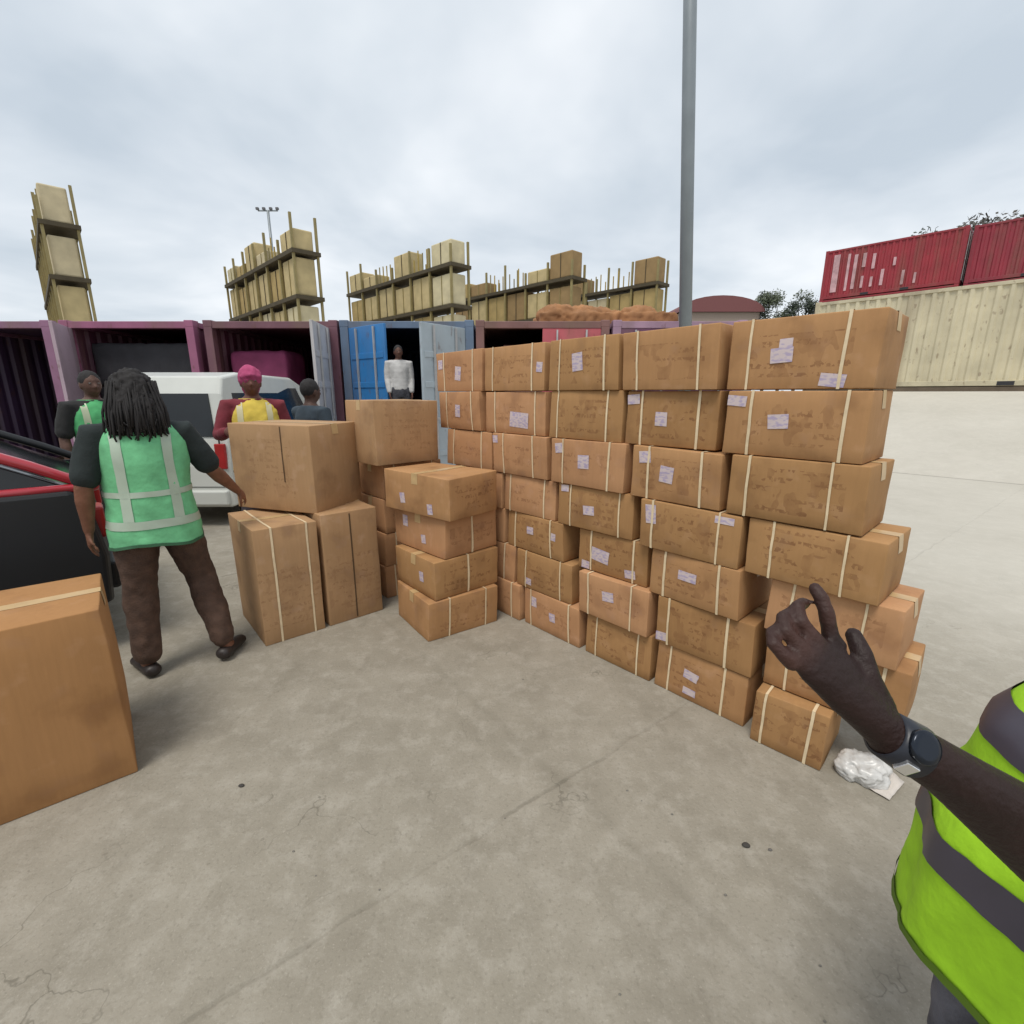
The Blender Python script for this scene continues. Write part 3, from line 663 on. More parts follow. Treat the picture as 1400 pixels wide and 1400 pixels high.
def tree(label, x, y, z, h, cr, seed, lm=0, group=None):
    rnd = random.Random(seed); t = thing('tree', label, 'tree', (x, y, z), 0, group)
    tr = MB(); tr.tube([(0, 0, 0), (.15, 0, h*.3), (0, .1, h*.6)], [.3, .22, .14], 8)
    cl = []
    for k in range(9):
        a_ = rnd.random()*2*PI; rr_ = cr*rnd.uniform(.25, .85); zz = h*rnd.uniform(.5, .93)
        c = Vector((math.cos(a_)*rr_, math.sin(a_)*rr_, zz)); cl.append((c, cr*rnd.uniform(.28, .5)))
        tr.tube([(0, .05, h*rnd.uniform(.3, .55)), tuple(c*.6 + Vector((0, 0, h*.22))), tuple(c)], [.1, .06, .03], 6)
    tr.build('trunk', BARK, t)
    f = MB()
    for c, r_ in cl:
        for _ in range(330):
            v = Vector((rnd.gauss(0, 1), rnd.gauss(0, 1), rnd.gauss(0, .8))); v = v.normalized()*r_*rnd.random()**.45
            p = c + v; s = rnd.uniform(.10, .26)
            u1 = Vector((rnd.gauss(0, 1), rnd.gauss(0, 1), rnd.gauss(0, 1))).normalized(); u2 = u1.orthogonal().normalized()
            f.add([p-u1*s, p+u2*s*.6, p+u1*s, p-u2*s*.6], [(0, 1, 2, 3)])
    f.build('crown', LEAF[lm], t)
GT = 'dark trees behind the containers'
tree('dark tree crown behind the red containers at the right edge', *polar(40.9, 52)[:2], PZ, 13.2, 4.0, 3, 2, GT)
tree('lower dark tree crown behind the right hand red container stack', *polar(38.6, 56)[:2], PZ, 13.0, 3.2, 4, 0, GT)
tree('dark tree just past the right edge of the picture', *polar(45.5, 54)[:2], PZ, 12.5, 4, 5, 2, GT)
for k, az in enumerate((26.6, 28.0, 29.4, 25.3, 30.8)):
    tree('distant dark tree right of the curved shed roof, %s from the roof' % ['second', 'third', 'fourth', 'first', 'fifth'][k], *polar(az, 92)[:2], 0, 18.3 - (k % 3)*.6, 3.4, 10+k, k % 2, GT)

# ------------------------------------------------------------------ people
def human(label, loc, rz, J, scale=1, skin=(.06, .03, .02), shirt=(.02, .02, .03), trousers=(.1, .08, .06), vest=None, band=None, voxel=.011, cat='person', arm_k=1, bands=((.98, 1.03),), hem=.84, vest_ry=.145, sleeve='short', hair='short', hat=None, hand_pose=None, shoe=(.02, .02, .02), belly=0, nm='a', head_yaw=0, group=None, vest_extra=None, braces=True, flare=0):
    t = thing('person', label, cat, loc, rz, group); t.scale = (scale,)*3
    D = dict(hipL=(-.09, 0, .93), hipR=(.09, 0, .93), kneeL=(-.10, .02, .50), kneeR=(.10, .02, .50), ankL=(-.11, 0, .09), ankR=(.11, 0, .09),
             toeL=(-.13, .15, .035), toeR=(.13, .15, .035), shL=(-.19, 0, 1.40), shR=(.19, 0, 1.40), elL=(-.25, -.02, 1.12), elR=(.25, -.02, 1.12),
             wrL=(-.27, .06, .87), wrR=(.27, .06, .87), head=(0, .02, 1.585), neck=(0, 0, 1.45))
    D.update(J); D = {k: Vector(v) for k, v in D.items()}
    sm = mat('skin_'+nm, skin, .58, .25, 16, .3, 110, spec=.35)
    ring = lambda z, rx, ry, cy=0, n=28, cx=0, e=1: [Vector((cx+rx*math.cos(2*PI*k/n), cy+ry*math.sin(2*PI*k/n), z)) for k in range(n)]
    torso = [(.86, .155, .125, -.01), (.93, .17, .135, -.01), (1.02, .15, .125+belly*.6, belly*.5), (1.12, .145, .115+belly, belly), (1.25, .165, .12+belly*.5, belly*.4), (1.34, .18, .11, 0), (1.41, .165, .085, 0), (1.455, .09, .065, 0), (1.47, .06, .06, 0)]
    b = MB(); b.rings([ring(z, rx, ry, cy) for z, rx, ry, cy in torso])
    b.tube([(0, 0, 1.40), D['neck'], D['head'] + Vector((0, -.01, -.05))], [.062, .055, .052], 14)
    # head
    hm = MB(); hm.ell((0, 0, 0), (.074, .094, .115), nu=28, nv=20)
    hv = []
    for v in hm.v:
        v = Vector(v); u = v.z/.115
        if u < -.1: v.x *= 1 - .30*(-u-.1); v.y = v.y*(1-.12*(-u-.1)) + .012*(-u)
        fr = max(0, v.y/.094)
        for sx in (-1, 1): v.y -= .010*fr*math.exp(-((v.x-sx*.03)**2+(v.z-.012)**2)/.00018)
        v.y += .006*fr*math.exp(-((v.z-.035)**2)/.00012)*(abs(v.x) < .06)
        hv.append(v)
    hr = Matrix.Rotation(head_yaw, 3, 'Z')
    hm.v = [tuple(D['head'] + hr @ v) for v in hv]; b.v += []; b.add(hm.v, hm.f)
    H_ = lambda x, y, z: D['head'] + hr @ Vector((x, y, z))
    b.tube([H_(0, .088, .018), H_(0, .103, -.008), H_(0, .108, -.02)], [.007, .010, .013], 10); b.ell(H_(0, .093, -.024), (.019, .012, .010))
    for s in (-.052, -.062): b.tube([H_(-.022, .083, s), H_(0, .093, s+.001), H_(.022, .083, s)], [.004, .007, .004], 8)
    for sx in (-1, 1): b.ell(H_(sx*.076, -.005, -.005), (.008, .02, .032))
    for s in ('L', 'R'):
        sx = -1 if s == 'L' else 1
        sh, el, wr = D['sh'+s], D['el'+s], D['wr'+s]
        b.tube([sh - Vector((sx*.06, 0, .01)), sh, sh.lerp(el, .4), el, el.lerp(wr, .3), wr.lerp(el, .25), wr], [r_*arm_k for r_ in (.055, .056, .050, .040, .043, .031, .026)], 14)
        hp, kn, an, to = D['hip'+s], D['knee'+s], D['ank'+s], D['toe'+s]
        b.tube([hp + Vector((0, 0, .03)), hp.lerp(kn, .3), kn, kn.lerp(an, .3), an.lerp(kn, .15), an], [.09, .083, .056, .055, .038, .036], 14)
        b.tube([an + Vector((0, 0, -.02)), to.lerp(an, .45) + Vector((0, 0, -.015)), to], [.036, .034, .026], 12)
        # hand
        hd = (wr - el).normalized()
        if hand_pose and s in hand_pose: hand_pose[s](b, wr, el)
        else: hand(b, wr, hd, Vector((sx, 0, 0)) if abs(hd.x) < .8 else Vector((0, 0, 1)), .22, sx)
    me = remeshed(b, voxel, 2 if voxel > .005 else 1); bodyo = link('body', me, t, sm, True)
    for sx in (-1, 1):
        q = MB(); q.ell(H_(sx*.03, .079, .012), (.0125, .009, .008)); q.build('eye', mat('eye', (.10, .085, .075), .2), t, True)
    # trousers
    c = MB(); c.rings([ring(z, rx, ry, -.01) for z, rx, ry in ((.80, .165, .135), (.90, .182, .148), (1.0, .165, .138), (1.03, .16, .136))])
    for s in ('L', 'R'):
        hp, kn, an = D['hip'+s], D['knee'+s], D['ank'+s]
        c.tube([hp + Vector((0, 0, .02)), hp.lerp(kn, .35), kn, kn.lerp(an, .5), an.lerp(kn, .08)], [.107, .103, .084, .079, .070], 16, cap=True)
    me = remeshed(c, .014, 3, .011, 12); link('trousers', me, t, mat('trousers_'+nm, trousers, .9, .35, 18, .4, 120), True)
    c = MB(); c.rings([ring(z, rx+.012, ry+.012, cy) for z, rx, ry, cy in torso[1:-1]])
    f_ = .55 if sleeve == 'short' else .97
    for s in ('L', 'R'):
        sx = -1 if s == 'L' else 1; sh, el, wr = D['sh'+s], D['el'+s], D['wr'+s]
        if sleeve == 'short': c.tube([sh - Vector((sx*.07, 0, .01)), sh, sh.lerp(el, .5), sh.lerp(el, .85)], [.066, .070, .069, .068], 14)
        elif sleeve == 'long': c.tube([sh - Vector((sx*.07, 0, .01)), sh, sh.lerp(el, .5), el, wr.lerp(el, .4), wr.lerp(el, .08)], [.066, .068, .062, .055, .048, .042], 14)
    me = remeshed(c, .012, 3, .005, 15); link('shirt', me, t, mat('shirt_'+nm, shirt, .9, .2, 10, .3, 150), True)
    for s in ('L', 'R'):
        an, to = D['ank'+s], D['toe'+s]; d = (to-an); d.z = 0; d.normalize()
        q = MB(); q.tube([an - d*.045 + Vector((0, 0, -.05)), an.lerp(to, .5) + Vector((0, 0, -.015)), to + d*.04 + Vector((0, 0, 0))], [(.045, .038), (.046, .038), (.038, .03)], 14)
        me = remeshed(q, .009, 2)
        zf = min(an.z - .09, to.z-.035)
        for v in me.vertices: v.co.z = max(v.co.z, zf + .002)
        link('shoe', me, t, mat('shoe_'+nm, shoe, .5), True)
    if vest:
        vm = mat('vest_'+nm, vest, .85, .16, 14, .35, 34); bmm = mat('band_'+nm, band, .4, .1, 10)
        prof = [(hem, .205+flare*.6, .165+flare, flare*.4), (hem+.06, .20+flare*.5, .16+flare*.9, flare*.4), (1.02, .185, .15+belly*.7, belly*.55), (1.12, .18, .142+belly, belly), (1.25, .19, .145+belly*.5, belly*.4), (1.34, .192, .130, 0), (1.395, .178, .112, 0), (1.435, .135, .090, 0), (1.455, .095, .078, -.005)]
        if vest_extra: prof = [(z, a_+vest_extra, b_+vest_extra, c_) for z, a_, b_, c_ in prof]
        def P_(z):
            for i in range(len(prof)-1):
                if prof[i][0] <= z <= prof[i+1][0]:
                    f = (z-prof[i][0])/(prof[i+1][0]-prof[i][0]); return [prof[i][j]*(1-f)+prof[i+1][j]*f for j in (1, 2, 3)]
            return prof[0][1:] if z < prof[0][0] else prof[-1][1:]
        def vpt(ang, z, off=0):
            rx, ry, cy = P_(z); p = Vector((math.cos(ang)*(rx+off), cy+math.sin(ang)*(ry+off), z))
            k = noise.noise(Vector((p.x*9, p.y*9, p.z*3.5)) + Vector((7, 3, 1)))*.014 + abs(noise.noise(Vector((p.x*16+p.z*9, p.y*16, p.z*5))))*.010 + .006*math.sin(ang*9+z*6)*max(0, (1.2-z))
            return p + Vector((math.cos(ang), math.sin(ang), 0))*k + Vector((0, 0, .012*math.sin(ang*3+1)*(z < hem+.04)))
        q = MB(); nz = 40; na = 72
        q.rings([[vpt(2*PI*k/na, hem+(1.455-hem)*j/nz) for k in range(na)] for j in range(nz+1)], True, False)
        vo = q.build('vest', vm, t, True); so2 = vo.modifiers.new('s', 'SOLIDIFY'); so2.thickness = .004
        for z0, z1 in bands:
            q = MB(); q.rings([[vpt(2*PI*k/na, z0+(z1-z0)*j/4, .0035) for k in range(na)] for j in range(5)], True, False); q.build('reflective_band', bmm, vo, True)
        for sgn in ((-1, 1) if braces else ()):
            for fb in (-1, 1):
                q = MB(); pts = []
                for j in range(13):
                    z = bands[0][1] + (1.425-bands[0][1])*j/12
                    row = []
                    for k in (-1, 1):
                        rx, ry, cy = P_(z); xx = sgn*(.105+.022*k); xx = max(-rx*.93, min(rx*.93, xx)); an_ = math.acos(xx/rx)*fb
                        row.append(vpt(an_, z, .0035))
                    pts.append(row)
                q.rings(pts, False, False); q.build('reflective_band', bmm, vo, True)
        q = MB(); q.rings([[vpt(2*PI*k/na, hem+z_, .003) for k in range(na)] for z_ in (-.004, .012)], True, False); q.build('hem_binding', mat('hem_'+nm, tuple(c*.25 for c in vest), .8), vo, True)
    if hair == 'short':
        q = MB(); q.ell(H_(0, -.012, .028), (.080, .094, .098), nu=24, nv=16); me = remeshed(q, .008, 1, .003, 60)
        link('hair', me, t, mat('hair', (.012, .010, .010), .8, .3, 60), True)
    if hair == 'braids':
        q = MB(); q.ell(H_(0, -.03, .03), (.098, .105, .112), nu=24, nv=16); q.ell(H_(0, -.09, -.08), (.105, .07, .14), nu=20, nv=14)
        me = remeshed(q, .009, 1, .014, 45); ho = link('hair', me, t, mat('hair', (.012, .010, .010), .8, .3, 60), True)
        rnd = random.Random(3); q = MB()
        for k in range(230):
            a_ = rnd.uniform(PI*.95, PI*2.05); rr_ = rnd.uniform(.8, 1.0); sx_ = math.cos(a_)*.105*rr_; sy_ = math.sin(a_)*.09*rr_ - .03
            z0 = rnd.uniform(.02, .08); ln = rnd.uniform(.17, .28); fx = sx_*rnd.uniform(.95, 1.35); fy = sy_ - rnd.uniform(.02, .06)
            q.tube([H_(sx_, sy_, z0), H_(fx, fy, z0-.12), H_(fx*1.02+rnd.uniform(-.01, .01), fy-.01, z0-.22), H_(fx+rnd.uniform(-.02, .02), fy+rnd.uniform(-.01, .02), z0-ln)], [.006, .0065, .006, .003], 5)
        q.build('braid', mat('hair', (.012,)*3), ho, True)
    if hat:
        q = MB(); q.ell(H_(0, -.01, .04), (.092, .108, .10), nu=24, nv=14); q.ell(H_(0, -.07, -.02), (.075, .06, .10)); q.tube([H_(-.07, .06, .045), H_(0, .1, .055), H_(.07, .06, .045)], [.014, .018, .014], 8)
        me = remeshed(q, .009, 2, .008, 22); link('headscarf', me, t, mat('scarf_'+nm, hat, .9, .25, 12), True)
    return t

def finger(b, base, dirs, lens, r0):
    pts = [Vector(base)]; rs = [r0*1.02]
    for i, (d, l_) in enumerate(zip(dirs, lens)):
        d = Vector(d).normalized()
        pts.append(pts[-1] + d*l_*.5); rs.append(r0*(.93-.07*i)); pts.append(pts[-1] + d*l_*.5); rs.append(r0*(1.0-.09*i))
    b.tube(pts, rs, 12)
def hand(b, wr, fwd, out, curl=.25, side=1, s=1.0, open_=0):
    """fwd: wrist->knuckles; out: back-of-hand normal"""
    fwd = Vector(fwd).normalized(); out = Vector(out); out = (out - fwd*out.dot(fwd)).normalized(); lat = fwd.cross(out)*(-side)
    # palm
    rr = []
    for f, wd, th in ((-.01, .024, .019), (.02, .030, .018), (.05, .038, .016), (.08, .041, .014), (.093, .038, .011)):
        rr.append([wr + fwd*f*s + lat*math.cos(2*PI*k/16)*wd*s + out*math.sin(2*PI*k/16)*th*s for k in range(16)])
    b.rings(rr)
    for i, (o_, L_) in enumerate(((-.029, .068), (-.010, .078), (.010, .072), (.029, .056))):
        base = wr + fwd*(.085 - (.006 if i in (0, 3) else 0))*s + lat*o_*s
        d = []; a_ = curl
        for k in range(3):
            d.append(fwd*math.cos(a_) - out*math.sin(a_)); a_ += curl*1.3
        finger(b, base, d, [L_*.45*s, L_*.33*s, L_*.26*s], .0088*s)
    base = wr + fwd*.028*s - lat*.026*s
    finger(b, base, [fwd*.6 - lat*.7 - out*.35, fwd*.85 - lat*.35 - out*.4, fwd - out*.5], [.035*s, .032*s, .026*s], .0105*s)

def azrz(az): return -R(az)
# woman in the green vest, back to the camera
human('woman seen from behind, green safety vest, long black braids, brown trousers', (-2.0, 2.62, 0), azrz(-37),
      dict(kneeL=(-.13, .03, .50), ankL=(-.15, -.01, .09), toeL=(-.20, .13, .035), kneeR=(.17, .10, .52), ankR=(.235, -.06, .10), toeR=(.31, .05, .035), elL=(-.27, -.03, 1.13), wrL=(-.29, .03, .89), elR=(.31, .04, 1.16), wrR=(.44, .20, 1.00)),
      scale=1.0, skin=(.20, .09, .055), shirt=(.015, .022, .022), trousers=(.085, .048, .033), vest=(.15, .47, .23), band=(.38, .46, .37), bands=((.90, .945), (1.07, 1.10)), hem=.80, vest_extra=.012, hair='braids', nm='woman', shoe=(.025, .018, .016))
human('person in a green vest and dark clothes half hidden behind the woman with braids', (-4.02, 4.75, 0), azrz(120), {}, 1.06, (.10, .05, .035), (.02, .02, .02), (.04, .035, .03), (.085, .40, .15), (.40, .45, .3), bands=((1.0, 1.04),), nm='second')
human('person in a yellow vest and magenta headscarf behind the wide upper carton', (-2.33, 4.45, 0), azrz(150), dict(elR=(.27, .08, 1.16), wrR=(.22, .26, 1.2)), 1.07, (.13, .05, .035), (.16, .02, .03), (.05, .04, .05), (.62, .46, .07), (.55, .50, .30), bands=((1.0, 1.04),), hair=None, hat=(.34, .05, .13), nm='yellow', sleeve='long')
human('person in dark navy clothes standing beside the yellow vest, face turned away', (-2.02, 4.95, 0), azrz(30), dict(elL=(-.24, .1, 1.14), wrL=(-.16, .26, 1.12)), 1.02, (.07, .035, .025), (.03, .045, .06), (.03, .03, .035), nm='navy', sleeve='long')
human('person in a white shirt with dark head in front of the blue and grey doors', (-1.96, 8.72, .766), azrz(160), dict(elL=(-.215, .0, 1.12), elR=(.215, .0, 1.12), wrL=(-.20, .10, .88), wrR=(.20, .10, .88)), .96, (.10, .045, .03), (.48, .47, .46), (.05, .05, .06), nm='white', sleeve='long')
# a low pallet pile he stands on
pt = thing('pallet_pile', 'low pile of grey wooden pallets under the person in the white shirt', 'pallets', (-1.96, 8.72, 0), .1)
for k in range(5):
    q = MB(); z = .153*k
    for j in range(5): q.box(-.6, .6, -.5+.225*j, -.4+.225*j, z+.125, z+.150)
    for j in (-.55, -.05, .45): q.box(j, j+.1, -.5, .5, z+.022, z+.125)
    for j in range(3): q.box(-.6, .6, -.5+.45*j, -.4+.45*j, z, z+.022)
    q.build('pallet', mat('pallet_wood', (.28, .22, .16), .85, .2, 8), pt)

# pointing man at the right edge
def cam2w(px, py, d):
    t_ = R(TILT); X = (px-700)/F_PX*d; U = -(py-700)/F_PX*d
    return Vector((X, d*math.cos(t_)+U*math.sin(t_), CAM_H-d*math.sin(t_)+U*math.cos(t_)))
MAN_LOC = Vector((.955, .64, 0)); MAN_AZ = -68; MAN_S = .94; LEAN = .42
def loc2(v):      # world -> man's local
    q = (Matrix.Rotation(R(MAN_AZ), 3, 'Z') @ (Vector(v) - MAN_LOC))/MAN_S
    q.y += LEAN*min(.40, max(0, q.z-.92)); return q
def lean_back(root, k):          # he stands leaning back from the hips
    def rec(o):
        for c in o.children:
            if c.type == 'MESH':
                for v in c.data.vertices: v.co.y -= k*min(.40, max(0, v.co.z-.92))
            rec(c)
    rec(root)
W_ = loc2(cam2w(1215, 1005, .45)); E_ = loc2(cam2w(1545, 1245, .47))
def point_hand(b, wr, el):
    g_ = lambda x, y, d: loc2(cam2w(x, y, d))
    kn = [g_(1073, 897, .440), g_(1092, 884, .446), g_(1113, 875, .453), g_(1136, 873, .462)]    # little .. index
    ctr = (kn[0]+kn[3])/2; fw = (ctr-wr).normalized(); lat = (kn[3]-kn[0]).normalized(); nrm = fw.cross(lat).normalized()
    cam_l = loc2((0, 0, CAM_H)); 
    if nrm.dot(cam_l - ctr) < 0: nrm = -nrm
    rr = []
    for f, wd, th in ((-.12, .022, .019), (.12, .025, .019), (.4, .031, .018), (.75, .035, .015), (1.0, .031, .010)):
        c_ = wr.lerp(ctr, f)
        rr.append([c_ + lat*math.cos(2*PI*k/18)*wd + nrm*math.sin(2*PI*k/18)*th for k in range(18)])
    b.rings(rr)
    tips = [[g_(1057, 880, .442), g_(1055, 864, .454), g_(1066, 858, .466)],
            [g_(1073, 862, .448), g_(1070, 844, .460), g_(1081, 838, .472)],
            [g_(1094, 850, .455), g_(1090, 830, .466), g_(1099, 824, .480)],
            [g_(1130, 838, .462), g_(1123, 817, .466), g_(1113, 803, .472)]]
    for k_, tp_, r0 in zip(kn, tips, (.0068, .0076, .0080, .0080)):
        pts = [k_ - fw*.012, k_]; rs = [r0*1.05, r0*1.12]; prev = k_
        for i, p in enumerate(tp_):
            pts += [prev.lerp(p, .5), p]; rs += [r0*(.96-.06*i), r0*(1.0-.1*i)]; prev = p
        b.tube(pts, rs, 12)
    th_ = [wr.lerp(ctr, .25) + lat*.018, g_(1186, 925, .455), g_(1178, 893, .462), g_(1166, 866, .474)]
    b.tube(th_, [.014, .0115, .0100, .0080], 12)
man = human('man in a lime vest at the right edge, stretching out his arm', MAN_LOC, azrz(MAN_AZ),
      dict(elL=tuple(E_), wrL=tuple(W_), elR=(.27, -.10, 1.12), wrR=(.29, -.12, .86)), MAN_S, (.019, .0068, .005), (.05, .05, .055), (.10, .10, .12), (.30, .56, .012), (.055, .048, .065), bands=((.84, .915), (1.09, 1.16)), hem=.655, arm_k=.9, belly=.045, braces=False, flare=.04, voxel=.0032, nm='man', hand_pose={'L': point_hand}, sleeve='short', vest_extra=.01)
hb = [c for c in man.children if c.name.startswith('body')][0]; me = hb.data
ca = me.attributes.new('palm', 'FLOAT', 'POINT'); kc = loc2(cam2w(1118, 880, .452)); pc = loc2(cam2w(1085, 850, .45)); toc = (loc2((0, 0, CAM_H)) - kc).normalized(); fwd_ = (kc - W_).normalized()
vals = []
for v in me.vertices:
    d_ = (v.co - kc).length; a_ = 0
    if d_ < .10:
        along_ = (v.co - kc).dot(fwd_); n_d = v.normal.dot(Vector((0, 0, 1)))
        a_ = max(0, min(1, (along_+.008)/.02))*(.35 + .65*max(0, min(1, .5 - v.normal.dot(fwd_)))) 
        a_ = max(a_, max(0, min(1, -v.normal.dot(toc)))*(1 if d_ < .08 else 0))
    vals.append(a_*.35)
ca.data.foreach_set('value', vals)
sk_m = MATS['skin_man']; nn_ = sk_m.node_tree.nodes; ll_ = sk_m.node_tree.links; bs = nn_['Principled BSDF']
at = nn_.new('ShaderNodeAttribute'); at.attribute_name = 'palm'; mxx = nn_.new('ShaderNodeMix'); mxx.data_type = 'RGBA'
ll_.new(at.outputs['Fac'], mxx.inputs[0]); ll_.new(bs.inputs['Base Color'].links[0].from_socket, mxx.inputs[6]); mxx.inputs[7].default_value = (.17, .075, .055, 1); ll_.new(mxx.outputs[2], bs.inputs['Base Color'])
# wristwatch around his wrist
ax = (E_ - W_).normalized(); wc = W_ + ax*.012
s1 = ax.cross(Vector((0, 0, 1))).normalized(); s2 = ax.cross(s1)
wt = MB(); n_ = 28
rr = []
for o_, r_ in ((-.017, .0225), (-.016, .0258), (.016, .0285), (.017, .0255)):
    rr.append([wc + ax*o_ + s1*math.cos(2*PI*k/n_)*r_ + s2*math.sin(2*PI*k/n_)*r_*.93 for k in range(n_)])
wt.rings(rr + [rr[0]], True, False)
we = thing('wristwatch', 'black wristwatch with a silver buckle on the outstretched arm', 'watch', MAN_LOC, azrz(MAN_AZ)); we.scale = (MAN_S,)*3
wt.build('strap', mat('watch_strap', (.012, .014, .022), .4, .1), we, True)
cl = loc2((0, 0, CAM_H)); 
def on_ring(px, py, rad_):
    p = loc2(cam2w(px, py, .41)); v = p - wc; v -= ax*v.dot(ax); v.normalize(); return wc + v*rad_, v
p_, v_ = on_ring(1220, 985, .0272)
q = MB(); tt = ax.cross(v_); q.rings([[p_ + v_*o_ + ax*math.cos(2*PI*k/24)*r_ + tt*math.sin(2*PI*k/24)*r_ for k in range(24)] for o_, r_ in ((-.004, .0155), (.0012, .016), (.003, .0145), (.0031, .010))]); q.build('watch_case', mat('watch_case', (.02, .025, .035), .2, .1, metal=.6), we, True)
p_, v_ = on_ring(1165, 1040, .0272)
q = MB(); tt = ax.cross(v_); Mx = Matrix((ax, tt, v_)).transposed().to_4x4(); Mx.translation = p_; q.box(-.007, .007, -.008, .008, -.003, .0025, Mx); q.build('buckle', mat('buckle_steel', (.8, .8, .8), .25, .05, metal=.9), we, bevel=.001)

lean_back(man, LEAN); lean_back(we, LEAN)

# ------------------------------------------------------------------ vehicles
GLASS = mat('dark_glass', (.010, .012, .014), .12, .1, spec=.5)
def wheel(parent, x, y, r_=.29, w_=.18):
    q = MB(); n = 24
    prof = [(-w_/2, r_*.62), (-w_/2, r_*.93), (-w_*.35, r_), (w_*.35, r_), (w_/2, r_*.93), (w_/2, r_*.62)]
    q.rings([[Vector((x+rr_*math.cos(2*PI*k/n), y+o_, r_+rr_*math.sin(2*PI*k/n))) for k in range(n)] for o_, rr_ in prof], True, True); wo = q.build('wheel', RUB, parent, True)
    q = MB(); q.rings([[Vector((x+rr_*math.cos(2*PI*k/n), y+o_, r_+rr_*math.sin(2*PI*k/n))) for k in range(n)] for o_, rr_ in ((-w_/2-.006, r_*.6), (-w_/2+.0, r_*.63), (w_/2, r_*.63), (w_/2+.006, r_*.6))]); q.build('rim', mat('rim', (.4, .4, .4), .4, metal=.5), wo)
def shell(profile, W, tumble, zt):    # side profile (x,z) lofted across y; upper part narrows
    vs = []; n = len(profile)
    cols = [-1, -.93, -.5, 0, .5, .93, 1]
    rr = []
    for c in cols:
        r_ = []
        for x, z in profile:
            k = 1 - tumble*max(0, (z-zt))
            inset = .04 if abs(c) == 1 else 0
            cx_ = sum(p[0] for p in profile)/n; cz_ = sum(p[1] for p in profile)/n
            r_.append(Vector((x + (cx_-x)*inset*.3, c*W/2*k, z + (cz_-z)*inset*.5)))
        rr.append(r_)
    return rr
# white microvan, its back to us
van = thing('microvan', 'white microvan seen from behind, parked before the maroon framed container', 'van', (-4.13, 5.75, 0), R(90))
WP = mat('white_paint', (.56, .57, .53), .3, .06, 3, coat=.3)
prof = [(0, .25), (0, .75), (.04, 1.05), (.12, 1.60), (.22, 1.80), (.6, 1.86), (2.1, 1.84), (2.45, 1.72), (2.9, 1.15), (3.3, .95), (3.36, .3), (2.95, .25), (.5, .25)]
q = MB(); q.rings(shell(prof, 1.5, .14, 1.0)); bo = q.build('body', WP, van, bevel=.02)
q = MB(); q.box(-.008, .03, -.58, .58, 1.12, 1.56, Matrix.Translation((.055, 0, 0)) @ Matrix.Shear('YZ', 4, (0, 0)) if 0 else Matrix.Translation((.03, 0, 0))); 
q = MB(); q.add([(.035, -.60, 1.10), (.035, .60, 1.10), (.105, .54, 1.60), (.105, -.54, 1.60), (.06, -.60, 1.10), (.06, .60, 1.10), (.13, .54, 1.60), (.13, -.54, 1.60)], [(0,3,2,1),(4,5,6,7),(0,1,5,4),(1,2,6,5),(2,3,7,6),(3,0,4,7)]); q.build('rear_window', GLASS, van)
for sy in (-1, 1):
    q = MB(); q.add([(.35, sy*.748, 1.15), (2.55, sy*.748, 1.15), (2.2, sy*.675, 1.68), (.35, sy*.675, 1.68), (.35, sy*.73, 1.15), (2.55, sy*.73, 1.15), (2.2, sy*.655, 1.68), (.35, sy*.655, 1.68)], [(0,1,2,3),(4,7,6,5),(0,4,5,1),(1,5,6,2),(2,6,7,3),(3,7,4,0)]); q.build('side_window', GLASS, van)
    q = MB(); q.box(-.02, .03, sy*.66-.06, sy*.66+.06, .72, 1.02); q.build('tail_light', mat('tail', (.35, .02, .02), .3), van, bevel=.01)
    for x in (.55, 2.75): wheel(van, x, sy*.68, .27, .15)
q = MB(); q.box(-.06, .02, -.70, .70, .28, .46); q.build('bumper', WP, van, bevel=.02)
SE = mat('seam', (.03, .03, .03), .7)
for bb in ((-.004, .02, -.66, -.652, .5, 1.08), (-.004, .02, .652, .66, .5, 1.08), (-.006, .02, -.66, .66, .497, .503)):
    q = MB(); q.box(*bb); q.build('hatch_seam', SE, van)
q = MB(); q.box(-.03, .02, -.10, .10, .80, .84); q.build('door_handle', SE, van, bevel=.008)
q = MB(); q.bar((.02, .05, 1.12), (.05, .38, 1.24), .014); q.build('wiper', SE, van)
q = MB(); q.box(-.012, .006, -.22, .22, .56, .68); q.build('number_plate', mat('plate', (.6, .6, .55), .5), van)
# red framed vehicle with black panels cut by the left edge
car = thing('hatchback_car', 'red and black small car at the left edge behind the large near carton', 'car', (-2.50, 2.82, 0), R(-139))
RP = mat('red_paint', (.42, .03, .045), .28, .08, 3, coat=.5); BP = mat('black_panel', (.008, .009, .011), .5, .1, 4)
prof = [(0, .32), (-.02, .62), (.03, .98), (.08, 1.05), (2.9, 1.05), (3.75, .92), (3.8, .32), (3.4, .25), (.5, .25)]
q = MB(); q.rings(shell(prof, 1.58, .05, .9)); b_ = q.build('body', BP, car, bevel=.02); b_.location = (0, -.80, 0)
prof = [(.08, 1.052), (.75, 1.42), (1.1, 1.47), (1.9, 1.47), (2.3, 1.40), (2.85, 1.052)]
q = MB(); q.rings(shell(prof, 1.42, .18, 1.0)); b_ = q.build('windows', GLASS, car, bevel=.01); b_.location = (0, -.80, 0)
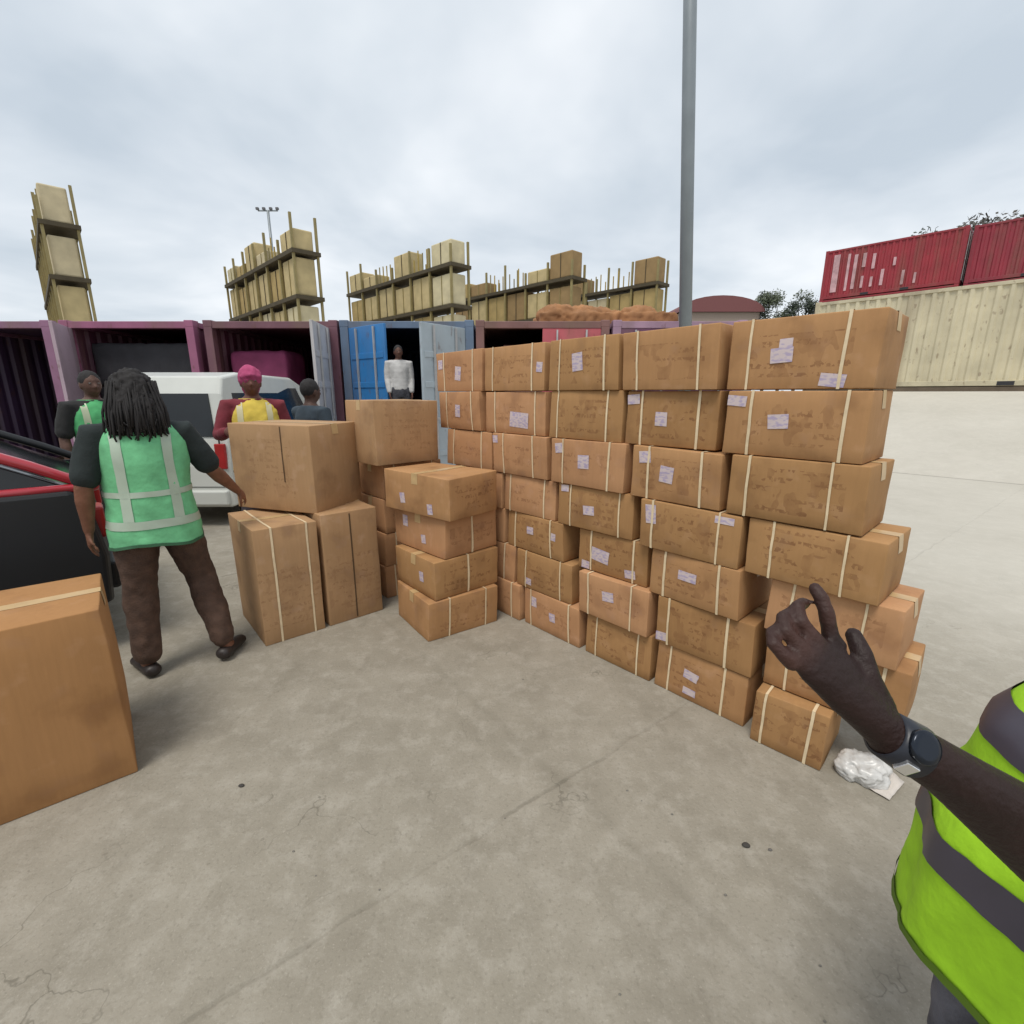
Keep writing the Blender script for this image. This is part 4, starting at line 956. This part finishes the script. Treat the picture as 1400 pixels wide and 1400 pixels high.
for sy, yc in ((1, -.08), (-1, -1.52)):
    RPX = RP if sy == 1 else BP
    off = lambda z: yc + (-(z-1.05)*.16*sy)
    ps = [(.02, 1.07), (.25, 1.20), (.55, 1.35), (.8, 1.44), (1.15, 1.49), (1.9, 1.49), (2.35, 1.41), (2.95, 1.06)]
    q = MB(); q.tube([(x, off(z)+.012*sy, z) for x, z in ps], .030, 8); q.build('pillar', RPX, car, True)
    q = MB(); q.tube([(-.02, yc+.02*sy, 1.055), (1.5, yc+.025*sy, 1.06), (2.95, yc+.02*sy, 1.06)], .026, 8); q.build('belt_trim', RPX, car, True)
    q = MB(); q.bar((1.35, off(1.06), 1.06), (1.35, off(1.47), 1.47), .06); q.build('pillar', BP, car)
    for x in (.72, 3.05): wheel(car, x, yc - .08*sy, .29, .18)
q = MB(); q.rings(shell([(.72, 1.455), (1.1, 1.50), (1.95, 1.50), (2.35, 1.43), (2.35, 1.40), (.75, 1.43)], 1.30, .0, 1.0)); b_ = q.build('roof', BP, car, bevel=.01); b_.location = (0, -.80, 0)
q = MB(); q.box(-.05, .03, -1.5, -.10, .38, .56); q.build('bumper', BP, car, bevel=.02)
for x in (1.35, 2.45):
    q = MB(); q.box(x-.004, x+.004, -.03, .004, .36, 1.03); q.build('door_seam', mat('seam', (.03, .03, .03), .7), car)
q = MB(); q.box(1.45, 1.62, -.01, .025, .88, .91); q.build('door_handle', mat('lock_steel', (.45,.45,.45), .4), car, bevel=.006)
for y in (-.20, -1.40):
    q = MB(); q.box(-.035, .05, y-.09, y+.09, .72, .92); q.build('tail_light', mat('tail', (.35, .02, .02), .3), car, bevel=.02)

# ------------------------------------------------------------------ small litter on the ground
rnd = random.Random(9)
def pebble(label, x, y, s, col, nm):
    q = MB(); q.ell((0, 0, s*.35), (s, s*.7, s*.4), nu=10, nv=6)
    q.v = [tuple(Vector(v)*(1+.25*noise.noise(Vector(v)*60))) for v in q.v]
    o = q.build('stone', mat(nm, col, .9), None, True); o.location = (x, y, -s*.02); tag(o, label, 'stone', 'small stones on the concrete')
pebble('dark stone chip lying on the concrete right of centre', .852, 1.416, .016, (.05, .045, .04), 'stone_d')
pebble('small dark stone on the concrete near the large near carton', -1.135, 1.692, .013, (.06, .055, .05), 'stone_d')
pebble('tiny stone chip beside the larger dark one right of centre', .93, 1.40, .008, (.12, .11, .10), 'stone_e')
for k in range(12):
    pebble('tiny pale stone chip on the bare concrete', rnd.uniform(-1.0, 1.1), rnd.uniform(.9, 2.6), rnd.uniform(.003, .006), (.16, .15, .13), 'stone_f')
def scrap(label, x, y, rz, w_, l_):
    q = MB(); n = 6
    vs = [(w_*(i/n-.5), l_*(j/n-.5), .006+.012*abs(noise.noise(Vector((i*.7+x, j*.7, y)))) + .03*(i/n)**3*(j/n)) for j in range(n+1) for i in range(n+1)]
    q.add(vs, [(j*(n+1)+i, j*(n+1)+i+1, (j+1)*(n+1)+i+1, (j+1)*(n+1)+i) for j in range(n) for i in range(n)])
    o = q.build('paper_scrap', mat('scrap', (.55, .5, .45), .8), None, True); o.location = (x, y, .002); o.rotation_euler.z = rz
    m_ = o.modifiers.new('s', 'SOLIDIFY'); m_.thickness = .002; tag(o, label, 'paper scrap')
scrap('pale torn paper scrap on the concrete beside the near foot of the box wall', 1.56, 1.70, .6, .16, .10)
print('objects', len(bpy.data.objects))
